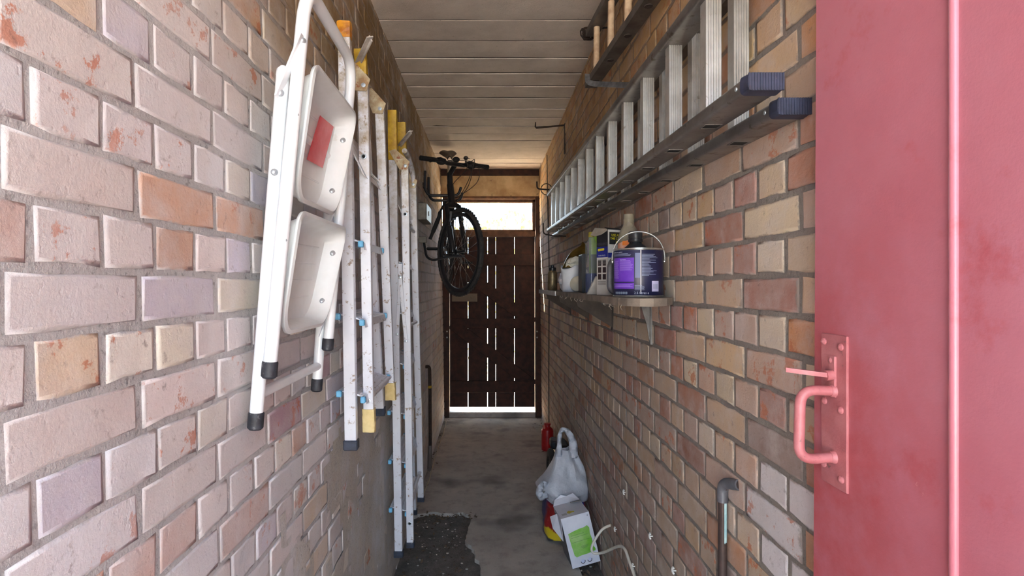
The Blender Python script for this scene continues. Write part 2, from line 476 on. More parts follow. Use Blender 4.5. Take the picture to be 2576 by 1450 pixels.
for a, b in zip(edges[:-1], edges[1:]):
    if b < -.9: continue
    a = max(a, -.9)
    g = R.uniform(.003, .006); mb = MB(); n = 9
    tl = R.uniform(-.002, .002); zo = R.uniform(-.0012, .0012); ph = R.random()*50
    def top(i, s):
        x = -0.56+1.2*i/(n-1)
        yy = (a+g if s == 0 else b-g)+0.004*noise.noise((x*5, ph+s*9, 0))
        return x, yy
    vs = []; fs = []
    for i in range(n):
        x, ya = top(i, 0); _, yb = top(i, 1)
        sag = 0.003*noise.noise((x*4, ph, 3))
        z0 = ZC+zo-tl+sag; z1 = ZC+zo+tl+sag
        vs += [(x, ya, ZC+.046), (x, ya, z0+.004), (x, ya+.0006, z0), (x, (ya+yb)/2, (z0+z1)/2-.003), (x, yb-.004, z1), (x, yb, z1+.004), (x, yb, ZC+.046)]
    for i in range(n-1):
        for k in range(6): fs.append((i*7+k, i*7+k+1, (i+1)*7+k+1, (i+1)*7+k))
    mb.add(vs, fs); mb.build('plank', PLANK, CEIL, smooth=True, angle=30)

# ground: earth under everything, a broken concrete slab as the floor
t = Nt('packed_earth'); c = t.mix(t.ramp(t.noise(14, 6, .75), .35, .65), C(140, 132, 126), C(102, 96, 91))
c = t.mix(t.math('MULTIPLY', t.ramp(t.noise(120, 4), .6, .68), .7), c, C(150, 142, 134)); t.color(c); t.set(Roughness=.98)
t.bump(t.math('ADD', t.noise(60, 6, .8), t.noise(220, 3)), 1.0, .012); EARTH = t.m
mb = MB(); mb.grid(60, 120, lambda u, v: Vector((-.56+1.22*u, -.9+7.0*v, -.022+.006*noise.fractal((u*12, v*60, 1), 1, 2, 4))))
o = mb.build('ground', EARTH, smooth=True, angle=180); tag(o, 'dark packed earth showing where the concrete has broken away', 'ground', kind='structure')
t = Nt('concrete'); c = t.mix(t.ramp(t.noise(3.0, 6, .65), .3, .7), C(186, 178, 170), C(158, 150, 144))
c = t.mix(t.math('MULTIPLY', t.ramp(t.noise(2.3, 3, .5), .56, .68), .75), c, C(98, 94, 92)); c = t.mix(t.math('MULTIPLY', t.ramp(t.noise(11, 6, .7), .50, .66), .45), c, C(122, 114, 108))
c = t.mix(t.math('MULTIPLY', t.ramp(t.noise(70, 5, .7), .62, .70), .45), c, C(96, 88, 82))
c = t.mix(t.math('MULTIPLY', t.ramp(t.noise(130, 3), .66, .70), .6), c, C(206, 200, 192))
t.color(c); t.set(Roughness=.9); t.bump(t.math('ADD', t.noise(180, 5, .7), t.noise(16, 4)), .6, .003); CONC = t.m
def rag(pts, amp, n):
    out = []
    for p, q in zip(pts[:-1], pts[1:]):
        p = Vector(p); q = Vector(q); d = q-p; nn = Vector((-d.y, d.x)).normalized() if d.length else Vector((0, 0))
        for k in range(n):
            s = p+d*k/n; out.append(tuple(s+nn*amp*noise.fractal((s.x*22, s.y*22, 5), 1, 2, 3)))
    return out
edge = rag([(-.49, 3.47), (-.35, 3.54), (-.25, 3.50), (-.16, 3.53), (-.105, 3.47), (-.12, 3.3), (-.125, 3.14), (-.075, 3.0), (-.05, 2.9), (-.02, 2.75), (0.0, 2.5), (-.03, 2.2), (.02, 1.8), (.03, 1.2), (.0, 0.6), (.02, -.9)], .018, 6)
right = rag([(.6, -.9), (.56, -.89)], 0, 1)+rag([(.56, -.89), (.50, 1.6), (.47, 2.4), (.46, 2.9), (.50, 3.2), (.56, 3.6), (.60, 3.7)], .02, 6)
poly = [(x, y) for x, y in edge] + [(.02, -.9), (.3, -.9)] + right[1:] + [(.62, 3.8), (.62, 6.16), (-.5, 6.16)]
mb = MB(); mb.prism(poly, lambda a, b, t_: Vector((a, b, t_ + (.0025*noise.noise((a*3, b*3, 2)) if t_ > -.001 else 0))), -.03, 0.0)
o = mb.build('floor', CONC); tag(o, 'worn grey concrete floor slab with broken edge', 'floor', kind='structure')

# unseen house masses added beside the passage to shade the driveway
ADDED_HOUSE = M('added_house_render', C(196, 186, 172), C(180, 170, 158), 2, .95)
for nm, xa, xb, lb in (('added_house', -8.0, -.70, 'unseen house mass added left of the passage to shade the driveway'), ('added_house', .76, 8.0, 'unseen house mass added to the right of the covered passage')):
    mb = MB(); mb.box((xa, -.9, -.05), (xb, 6.1, 6.0)); o = mb.build(nm, ADDED_HOUSE); tag(o, lb, 'added house mass', kind='structure')
# ------------------------------------------------------------------ far end: lintel, door frame, fanlight, plank door
WOOD_DK = M('dark_brown_wood', C(74, 44, 30), C(48, 28, 20), 20, .75, bump=.002, bscale=80)
WOOD_FR = M('brown_frame_wood', C(122, 84, 58), C(86, 56, 40), 15, .7, bump=.002)
CEMENT = M('cream_cement', C(214, 186, 142), C(178, 146, 104), 7, .95, bump=.006, bscale=25, spot=C(120, 90, 64), sscale=9)
mb = MB(); mb.box((-.56, 6.04, 2.655), (.62, 6.2, ZC+.04), .004)
BACK = mb.build('wall_back', WOOD_DK); tag(BACK, 'end wall above the plank door with dark timber beam', 'wall', kind='structure')
def face(a, b):
    return Vector((a, 6.055+.006*noise.fractal((a*6, b*6, 0), 1, 2, 3), b))
mb = MB(); mb.grid(40, 12, lambda u, v: face(-.56+1.18*u, 2.425+(2.657-2.425)*v + (.008*noise.noise((u*14, 1, 1)) if v == 1 else 0)))
mb.box((-.56, 6.075, 2.425), (.62, 6.2, 2.655)); mb.build('cement_lintel', CEMENT, BACK, smooth=True)
FRAME = thing('trim_1', (0, 6.1, 0), 'brown timber frame standing round the far plank door', 'door frame', kind='structure')
mb = MB(); mb.box((-.50, 6.02, 0.0), (-.425, 6.14, 2.425), .004); mb.build('post', WOOD_DK, FRAME)
mb = MB(); mb.box((.517, 6.02, 0.0), (.60, 6.14, 2.425), .004); mb.build('post', WOOD_DK, FRAME)
mb = MB(); mb.box((-.425, 6.02, 2.395), (.517, 6.14, 2.425), .003); mb.build('head', WOOD_FR, FRAME)
mb = MB(); mb.box((-.425, 6.05, 1.985), (.517, 6.13, 2.045), .004); mb.build('transom', WOOD_FR, FRAME)
BOLT = M('zinc_bolt', C(206, 204, 200), rough=.35, metal=.8)
for sx in (-.45, .535):
    for pz in (.945, .88):
        mb = MB(); mb.lathe([(.009, 0), (.009, .004), (.006, .007), (0, .008)], (sx, 6.02, pz), 10, axis=(0, -1, 0)); mb.build('bolt', BOLT, FRAME, smooth=True)
WIN = thing('window_1', (0, 6.1, 2.045), 'fanlight of ribbed glass over the plank door', 'window', kind='structure')
mb = MB()
for lo, hi in (((-.425, 6.06, 2.36), (.517, 6.10, 2.395)), ((-.425, 6.06, 2.045), (.517, 6.10, 2.065)), ((-.425, 6.06, 2.045), (-.395, 6.10, 2.395)), ((.487, 6.06, 2.045), (.517, 6.10, 2.395))): mb.box(lo, hi, .003)
mb.build('sash', WOOD_FR, WIN)
t = Nt('ribbed_glass'); tr = t.new('ShaderNodeBsdfTransparent'); tr.inputs[0].default_value = (.93, .95, .95, 1)
df = t.new('ShaderNodeBsdfTranslucent'); df.inputs[0].default_value = C(46, 40, 34)
mx = t.new('ShaderNodeMixShader'); dirt = t.math('MULTIPLY', t.ramp(t.noise(9, 6, .75), .42, .60), .45)
wv = t.new('ShaderNodeTexWave', wave_type='BANDS', bands_direction='Z'); wv.inputs['Scale'].default_value = 24; t.link(t.pos(), wv.inputs[0])
fc = t.math('MAXIMUM', t.math('MULTIPLY', t.math('MULTIPLY', t.ramp(wv.outputs['Fac'], .35, .7), t.ramp(t.noise(3.5, 3, .6), .38, .56)), .98), dirt)
t.link(fc, mx.inputs[0]); t.link(tr.outputs[0], mx.inputs[1]); t.link(df.outputs[0], mx.inputs[2])
t.link(mx.outputs[0], t.n['Material Output'].inputs[0]); GLASS_R = t.m
mb = MB(); nr = 81
mb.grid(2, nr, lambda u, v: Vector((-.40+.892*u, 6.078+.003*math.sin(v*2*PI*20), 2.06+.305*v)))
mb.build('pane', GLASS_R, WIN, smooth=True, angle=180)
# plank door
DOOR2 = thing('door_2', (.04, 6.09, .105), 'dark ledged plank door with light through its cracks', 'door', kind='structure')
PLK = M('weathered_dark_plank', C(68, 37, 26), C(42, 25, 19), 18, .8, bump=.002, bscale=90)
xs = [-.4235, -.222, -.006, .084, .290, .5155]; gp = [.002, .0052, .0042, .0036, .005, .0026]
for i in range(5):
    a = xs[i]+gp[i]/2; b = xs[i+1]-gp[i+1]/2
    mb = MB(); n = 14; vs = []; fs = []
    for k in range(n):
        z = .105+(1.9835-.105)*k/(n-1)
        ja = .0012*noise.noise((i*7, z*4, 1)); jb = .0012*noise.noise((i*7+3, z*4, 2))
        vs += [(a+ja, 6.075, z), (b+jb, 6.075, z), (b+jb, 6.097, z), (a+ja, 6.097, z)]
    for k in range(n-1):
        for q in range(4): fs.append((k*4+q, k*4+(q+1) % 4, k*4+4+(q+1) % 4, k*4+4+q))
    fs += [(3, 2, 1, 0), tuple((n-1)*4+q for q in range(4))]
    mb.add(vs, fs); mb.build('plank', PLK, DOOR2)
for z0, z1, x0 in ((1.665, 1.795, -.41), (.975, 1.085, -.40), (.272, .398, -.41)):
    mb = MB(); mb.box((x0, 6.048, z0), (.505, 6.076, z1), .004); mb.build('ledge', PLK, DOOR2)
for (xa, za), (xb, zb) in (((-.41, 1.70), (.50, 1.03)), ((-.40, 1.03), (.50, .345))):
    mb = MB(); mb.bar((xa, 6.063, za), (xb, 6.063, zb), .024, .125, up=(1, 0, 0) if False else (0, 0, 1), ch=.003)
    # cut square to the ledges
    mb.build('brace', PLK, DOOR2)
mb = MB(); mb.box((-.19, 6.03, 1.30), (-.13, 6.05, 1.33), .003); mb.box((-.40, 6.055, 1.27), (-.12, 6.075, 1.36), .003); mb.build('latch_block', M('pale_block', C(120, 104, 86), rough=.7), DOOR2)
mb = MB(); mb.box((-.56, 6.04, -.03), (.62, 6.42, .052), .012)
o = mb.build('trim_2', CONC); tag(o, 'sunlit raised concrete threshold under the plank door', 'threshold', kind='structure')

# outside, as far as the cracks and the fanlight show it
mb = MB(); mb.box((-12, 6.4, -.12), (12, 22, .03)); o = mb.build('ground', M('pale_paving', C(214, 206, 190), C(196, 186, 170), 3, .9))
tag(o, 'sunlit pale paving outside beyond the plank door', 'paving', kind='structure')
mb = MB(); mb.box((-14, -16, -.2), (14, -.9, -.035)); o = mb.build('ground', M('driveway', C(186, 182, 176), C(170, 166, 160), 3, .9))
tag(o, 'pale driveway in front of the open passage entrance', 'driveway', kind='structure')
mb = MB(); rr = random.Random(3)
for i in range(3600):
    a = rr.uniform(-2.2, 2.4); zt = 2.55+.25*noise.noise((a*1.3, 0, 0)); z = zt-(zt-.04)*rr.random()**1.6; yy = 9.6+rr.uniform(-.35, .35)+.25*noise.noise((a*2, z*2, 4))
    e = Euler((rr.uniform(0, 6), rr.uniform(0, 6), rr.uniform(0, 6))).to_matrix(); s_ = rr.uniform(.03, .06)
    mb.add([Vector((a, yy, z))+e @ Vector(p)*s_ for p in ((-1, 0, 0), (0, -.5, .1), (1, 0, 0), (0, .5, .1))], [(0, 1, 2, 3)])
hd = mb.build('foliage', M('hedge_leaf', C(150, 150, 96), C(120, 110, 70), 6, .6)); hd['kind'] = 'stuff'
tag(hd, 'sunlit hedge foliage seen blurred through the ribbed fanlight', 'hedge')

# ------------------------------------------------------------------ red door swung back against the right wall
t = Nt('red_door_paint'); c = t.mix(t.ramp(t.noise(4, 5, .6), .3, .7), C(192, 122, 138), C(186, 106, 120))
c = t.mix(t.math('MULTIPLY', t.ramp(t.noise(7, 6, .7), .58, .72), .55), c, C(172, 58, 58))
g = t.new('ShaderNodeSeparateXYZ'); t.link(t.pos(), g.inputs[0])
def mrange(o, a, b):
    m = t.new('ShaderNodeMapRange', interpolation_type='SMOOTHSTEP'); m.inputs[1].default_value = a; m.inputs[2].default_value = b; t.link(o, m.inputs[0]); return m.outputs[0]
no_sheen = t.math('MULTIPLY', t.math('MULTIPLY', mrange(g.outputs['Y'], .52, .86), mrange(g.outputs['Z'], 1.75, 1.25)), t.ramp(t.noise(9, 5, .65), .25, .6))
c = t.mix(t.math('MULTIPLY', no_sheen, .75), c, C(168, 62, 60))              # deeper red outside the sky sheen, painted into the colour
c = t.mix(t.math('MULTIPLY', t.ramp(t.noise(26, 6, .8), .69, .73), .5), c, C(214, 150, 150))
t.color(c); t.set(Roughness=.36, Coat_Weight=.25, Coat_Roughness=.25); t.bump(t.math('ADD', t.noise(240, 4), t.noise(20, 3)), .2, .0012); RED = t.m
REDH = M('red_ironmongery', C(186, 116, 120), C(172, 96, 100), 30, .45, spot=C(120, 84, 80), sscale=60, slo=.64, shi=.68, bump=.0008, bscale=180)
DX = .533
def dY(z): return .898-.008*(z-1.46)                                  # free edge, hanging a hair out of true
DOOR1 = thing('door_1', (DX+.02, .4, .02), 'wide red painted door opened back flat against the right wall', 'door', kind='structure')
def dpanel(ya, yb, name, fr=False):
    mb = MB(); z0, z1 = .02, 2.06
    def q(y, z): return y + (dY(z)-.898 if fr else 0)
    xs_ = (DX, DX+.036)
    vs = [(xs_[0], ya, z0), (xs_[0], q(yb, z0), z0), (xs_[0], q(yb, z1), z1), (xs_[0], ya, z1), (xs_[1], ya, z0), (xs_[1], q(yb, z0), z0), (xs_[1], q(yb, z1), z1), (xs_[1], ya, z1)]
    mb.add(vs, [(0,1,2,3),(4,7,6,5),(0,4,5,1),(3,2,6,7),(0,3,7,4),(1,5,6,2)])
    return mb.build(name, RED, DOOR1)
dpanel(.6315, .898, 'board', True); dpanel(.365, .6265, 'board'); dpanel(.1, .360, 'board'); dpanel(-.16, .095, 'board')
for yy in (.629, .3625, .0975):
    mb = MB(); n = 8
    pr = [(.0055*math.cos(PI*k/n), -.006*math.sin(PI*k/n)) for k in range(n+1)]
    mb.prism(pr, lambda a, b, t_: Vector((DX+b, yy+a, t_)), .02, 2.06); mb.build('bead', RED, DOOR1, smooth=True, angle=50)
# pull handle plate: pixels of its corners on the door face give its place
PY0, PY1 = 1385*DX/907, 1385*DX/842
zt, zb_ = EYE-(842-716)*.845/1385, EYE-(1222-716)*.85/1385
HP = DOOR1
mb = MB(); mb.box((DX-.003, PY0, zb_), (DX+.001, PY1, zt), .001); plate = mb.build('handle_plate', REDH, DOOR1)
PL = PY1-PY0; PH = zt-zb_
for u, v in ((.86, .945), (.2, .925), (.84, .545), (.2, .52), (.86, .12), (.18, .075), (.55, .83)):
    mb = MB(); mb.lathe([(.0058, 0), (.0055, .0022), (.003, .0042), (0, .0048)], (DX-.003, PY0+PL*u, zb_+PH*v), 10, axis=(-1, 0, 0))
    mb.build('screw', REDH, plate, smooth=True)
yh = PY0+PL*.48
hp = rounded([(DX-.003, yh, zb_+PH*.63), (DX-.052, yh+.004, zb_+PH*.635), (DX-.055, yh+.004, zb_+PH*.17), (DX-.003, yh, zb_+PH*.195)], .030, 7)
mb = MB(); mb.tube(hp, .0078, 12); mb.lathe([(.0105, 0), (.0095, .004), (.008, .006)], hp[0], 12, axis=(-1, 0, 0)); mb.lathe([(.0105, 0), (.0095, .004), (.008, .006)], hp[-1], 12, axis=(-1, 0, 0))
mb.build('handle', REDH, DOOR1, smooth=True)
mb = MB(); mb.box((DX-.006, PY0+PL*.38, zb_+PH*.59), (DX-.002, PY0+PL*.62, zb_+PH*.86), .001); mb.build('latch_plate', REDH, DOOR1)
mb = MB(); zth = zb_+PH*.735
mb.tube([(DX-.004, yh, zth), (DX-.016, yh, zth-.001)], .008, 10)
mb.prism([(0, -.006), (.018, -.008), (.05, -.004), (.057, 0), (.05, .004), (.018, .0075), (0, .006)], lambda a, b, t_: Vector((DX-.012-a, yh+.012*a/.05+b*.9, zth+t_+.10*a)), -.0035, .0035)
mb.build('thumb_latch', REDH, DOOR1, smooth=True)
# frame post by the hinge, just behind the lens
mb = MB(); mb.box((.50, -.9, 0), (.60, -.17, 2.06), .004); mb.box((-.5, -.9, 2.08), (.6, -.80, 2.2), .004)
# ------------------------------------------------------------------ left wall: white step stool
WHITE = M('white_enamel', C(242, 245, 248), C(234, 238, 242), 12, .32, coat=.2)
WPLAST = M('white_tray_plastic', C(228, 232, 234), C(216, 219, 219), 9, .42, spot=C(190, 184, 168), sscale=10, slo=.66, shi=.8)
RUBBER = M('black_rubber', C(52, 54, 62), C(34, 35, 40), 60, .6, spot=C(120, 120, 122), sscale=40, slo=.6, shi=.7)
ZINC = M('zinc_rivet', C(176, 184, 190), rough=.35, metal=.6)
ST = thing('step_stool', (-.42, 1.29, 1.17), 'white folding step stool with red sticker hanging on the left wall', 'step stool')
def sX(z): return -(.432-.062*(z-1.29)/.77)
def sP(y, z, o=0.0): return Vector((sX(z)+o, y, z))
ff = rounded([sP(1.088, 1.305), sP(1.118, 2.068), sP(1.50, 2.062), sP(1.482, 1.312)], .075, 9)
mb = MB(); mb.tube(ff, .0135, 14); mb.build('front_frame', WHITE, ST, smooth=True)
def rX(z): return -(.468-.050*(z-1.18)/.71)
def rP(y, z, o=0.0): return Vector((rX(z)+o, y, z))
for (ya, yb) in ((1.108, 1.122), (1.503, 1.497)):
    mb = MB(); mb.tube([rP(ya, 1.195), rP(yb, 1.885)], .0135, 14); mb.build('rear_leg', WHITE, ST, smooth=True)
    mb = MB(); mb.tube([rP(yb, 1.885), rP(yb, 1.897), rP(yb, 1.905)], [.0142, .013, .006], 14); mb.build('plug', WHITE, ST, smooth=True)
    mb = MB(); mb.tube([rP(ya, 1.168), rP(ya, 1.172), rP(ya, 1.200), rP(ya, 1.203)], [.012, .0155, .0155, .0145], 16); mb.build('foot_cap', RUBBER, ST, smooth=True)
for (yy, zz) in ((1.088, 1.305), (1.482, 1.312)):
    mb = MB(); mb.tube([sP(yy, zz-.03), sP(yy, zz-.026), sP(yy, zz), sP(yy, zz+.003)], [.012, .0155, .0155, .0145], 16); mb.build('foot_cap', RUBBER, ST, smooth=True)
mb = MB(); mb.tube([rP(1.108, 1.238), rP(1.503, 1.238)], .011, 12); mb.build('crossbar', WHITE, ST, smooth=True)
mb = MB(); mb.tube([rP(1.12, 1.80), rP(1.50, 1.80)], .009, 10); mb.build('crossbar', WHITE, ST, smooth=True)
def tray(z0, z1, ya, yb, name, bulge):
    """shallow pan hung upright: hollow towards the room, rounded at the lower corners"""
    depth = .052
    poly = []
    r1, r0 = .03, .055
    for cy, cz, r, a0 in ((yb-r1, z1-r1, r1, 0), (ya+r1, z1-r1, r1, 90), (ya+r0, z0+r0, r0, 180), (yb-r0, z0+r0, r0, 270)):
        for k in range(7):
            a = math.radians(a0+15*k); poly.append((cy+r*math.cos(a), cz+r*math.sin(a)))
    n = len(poly); cy_, cz_ = (ya+yb)/2, (z0+z1)/2
    def tp(y_, z_, o_):                                                  # narrower and closer to the wall towards its lower edge
        q = (z1-z_)/(z1-z0); return sP(ya+(y_-ya)*(1-.15*q)+.012*q, z_, o_-.022*q)
    def ins(p, d): return (cy_+(p[0]-cy_)*(1-d/((yb-ya)/2)), cz_+(p[1]-cz_)*(1-d/((z1-z0)/2)))
    rings = []
    for d, o in ((-.006, .020), (-.007, .026), (0, .028), (.003, .025), (.008, .006), (.016, -.020), (.03, -.0245)):
        rings.append([tp(*ins(p, d), o) for p in poly])
    mb = MB(); vs = [v for rg in rings for v in rg]; fs = []
    for i in range(len(rings)-1):
        for k in range(n): fs.append((i*n+k, i*n+(k+1) % n, (i+1)*n+(k+1) % n, (i+1)*n+k))
    fs.append(tuple((len(rings)-1)*n+k for k in range(n)))
    mb.add(vs, fs)
    o = mb.build(name, WPLAST, ST, smooth=True, angle=50, solid=.0025)
    for k in range(1, 5):
        z = z0+(z1-z0)*(.10+.17*k)
        mb = MB(); mb.tube([tp(ya+.045, z, -.0235), tp(yb-.045, z+.004, -.0235)], .0024, 6); mb.build('rib', WPLAST, o, smooth=True)
    for z in (z0+(z1-z0)*.22, z0+(z1-z0)*.74):
        mb = MB(); c_ = tp(yb-.006, z, .004); mb.lathe([(.010, 0), (.010, .002), (.006, .004), (.003, .006), (0, .0062)], c_, 14, axis=(.1, -1, 0)); mb.build('rivet', ZINC, o, smooth=True)
    return o
t1 = tray(1.645, 1.912, 1.135, 1.485, 'upper_step', 0); t2 = tray(1.362, 1.604, 1.12, 1.475, 'lower_step', 0)
STK = M('red_sticker', C(214, 40, 54), C(226, 96, 106), 16, .3)
mb = MB(); mb.prism([(1.325, 1.867), (1.438, 1.872), (1.405, 1.757), (1.285, 1.752)], lambda a, b, t_: sP(a, b, -.0155-.022*(1.912-b)/.267+t_), 0, .0006); mb.build('sticker', STK, t1)
for (y_, z_) in ((1.116, 1.95), (1.113, 1.80), (1.103, 1.548)):
    mb = MB(); mb.lathe([(.0072, 0), (.007, .002), (.004, .0045), (0, .005)], sP(y_-.011, z_, .006), 12, axis=(.55, -.8, 0)); mb.build('rivet', ZINC, ST, smooth=True)
for (y_, z_) in ((1.119, 1.845), (1.116, 1.685)):
    mb = MB(); mb.lathe([(.0072, 0), (.007, .002), (.004, .0045), (0, .005)], rP(y_-.013, z_, .004), 12, axis=(.5, -.85, 0)); mb.build('rivet', ZINC, ST, smooth=True)
mb = MB(); mb.bar(sP(1.10, 1.95, .004), rP(1.103, 1.845, .002), .004, .024, up=(0, 1, 0), ch=.001, ext=.010); mb.build('link_bar', WHITE, ST)
mb = MB(); mb.bar(sP(1.512, 1.95, -.002), rP(1.505, 1.845, -.004), .004, .024, up=(0, 1, 0), ch=.001, ext=.010); mb.build('link_bar', WHITE, ST)
for yb_, s_ in ((1.122, 1), (1.488, -1)):
    for z_ in (1.69, 1.42):
        mb = MB(); mb.bar(sP(yb_, z_, .0), rP(yb_, z_-.10, 0), .004, .016, up=(0, 1, 0)); mb.build('stay', WHITE, ST)
HOOKM = M('old_grey_steel', C(128, 124, 120), C(92, 86, 82), 30, .45, metal=.7)
mb = MB(); mb.tube(rounded([(XL(2.07)-.02, 1.165, 2.085), (-.355, 1.165, 2.083), (-.345, 1.165, 2.115)], .015), .006, 8)
tag(mb.build('wall_hook', HOOKM, smooth=True), 'steel peg in the wall holding up the white step stool', 'hook')

# ------------------------------------------------------------------ left wall: two aluminium stepladders
t = Nt('worn_aluminium'); c = t.mix(t.ramp(t.noise(6, 5, .6), .3, .7), C(226, 228, 236), C(206, 208, 218))
c = t.mix(t.math('MULTIPLY', t.ramp(t.noise(34, 6, .75), .585, .63), .8), c, C(132, 104, 76))
geo = t.new('ShaderNodeSeparateXYZ'); t.link(t.pos(), geo.inputs[0])
hi_ = t.math('MULTIPLY', t.ramp(geo.outputs['Z'], 0, 1), 1)
mr = t.new('ShaderNodeMapRange'); mr.inputs[1].default_value = 1.55; mr.inputs[2].default_value = 2.1; t.link(geo.outputs['Z'], mr.inputs[0])
c = t.mix(t.math('MULTIPLY', mr.outputs[0], t.ramp(t.noise(18, 6, .7), .38, .62)), c, C(150, 130, 92))   # old varnish drips, heaviest up the rails
t.color(c); t.set(Roughness=.42, Metallic=.12); t.bump(t.noise(120, 4), .3, .0008); ALU = t.m
BLUE = M('blue_plastic', C(120, 190, 228), C(96, 164, 204), 20, .45)
BLUEDK = M('blue_black_foot', C(58, 66, 84), C(40, 44, 54), 40, .55, spot=C(110, 110, 112), sscale=50)
AMBER = M('amber_tape', C(206, 140, 24), C(160, 92, 14), 40, .35, bump=.004, bscale=50)
YELLOW = M('yellow_tape', C(206, 168, 36), C(176, 136, 24), 30, .5, bump=.003, bscale=60)
MASK = M('masking_tape', C(226, 204, 150), C(210, 184, 124), 25, .7, bump=.003, bscale=60)
RUST = M('rust', C(146, 86, 48), C(104, 58, 36), 40, .8, bump=.002)
HOLE = M('dark_hole', C(24, 22, 22), rough=.9)
def rail(a, b, wx, wy, name, par, mat=ALU):
    """ladder stile: a channel section, wx deep towards the room, wy thick along the passage"""
    a = Vector(a); b = Vector(b); d = (b-a).normalized()
    ux = Vector((1, 0, 0)); ux = (ux-d*ux.dot(d)).normalized(); uy = d.cross(ux)
    h, k, q, e = wx/2, wy/2, .0022, .0015
    prof = [(-h+e, -k), (h-e, -k), (h, -k+e), (h, k), (h-q, k), (h-q, k-.004), (h-q*1.2, -k+q+.001), (-h+q*1.2, -k+q+.001), (-h+q, k-.004), (-h+q, k), (-h, k), (-h, -k+e)]
    mb = MB(); mb.prism(prof, lambda p, r_, t_: a+ux*p+uy*r_*(1 if uy.y > 0 else -1)+d*t_, 0, (b-a).length)
    return mb.build(name, mat, par)
def wrap(par, name, mat, c0, c1, wx, wy, seed, par_is=None):
    """tape wound round a stile between two points, a little lumpy"""
    c0 = Vector(c0); c1 = Vector(c1); n = 9; m = 16; vs = []; fs = []
    for j in range(n):
        c_ = c0.lerp(c1, j/(n-1))
        for k in range(m):
            a = 2*PI*k/m; ca, sa = math.cos(a), math.sin(a); s = 1/max(abs(ca), abs(sa)); s = min(s, 1.28)
            g = 1+.10*noise.noise((ca*2+seed, sa*2, j*.9))
            vs.append(c_+Vector((ca*s*(wx/2+.0025)*g, sa*s*(wy/2+.0025)*g, .003*noise.noise((a*2, j, seed)))))
    for j in range(n-1):
        for k in range(m): fs.append((j*m+k, j*m+(k+1) % m, (j+1)*m+(k+1) % m, (j+1)*m+k))
    fs += [tuple(range(m)), tuple((n-1)*m+k for k in range(m))]
    mb = MB(); mb.add(vs, fs); return mb.build(name, mat, par, smooth=True, angle=60)
def lp(p, q, z):
    p = Vector(p); q = Vector(q); s = (z-p.z)/(q.z-p.z); return p.lerp(q, s)
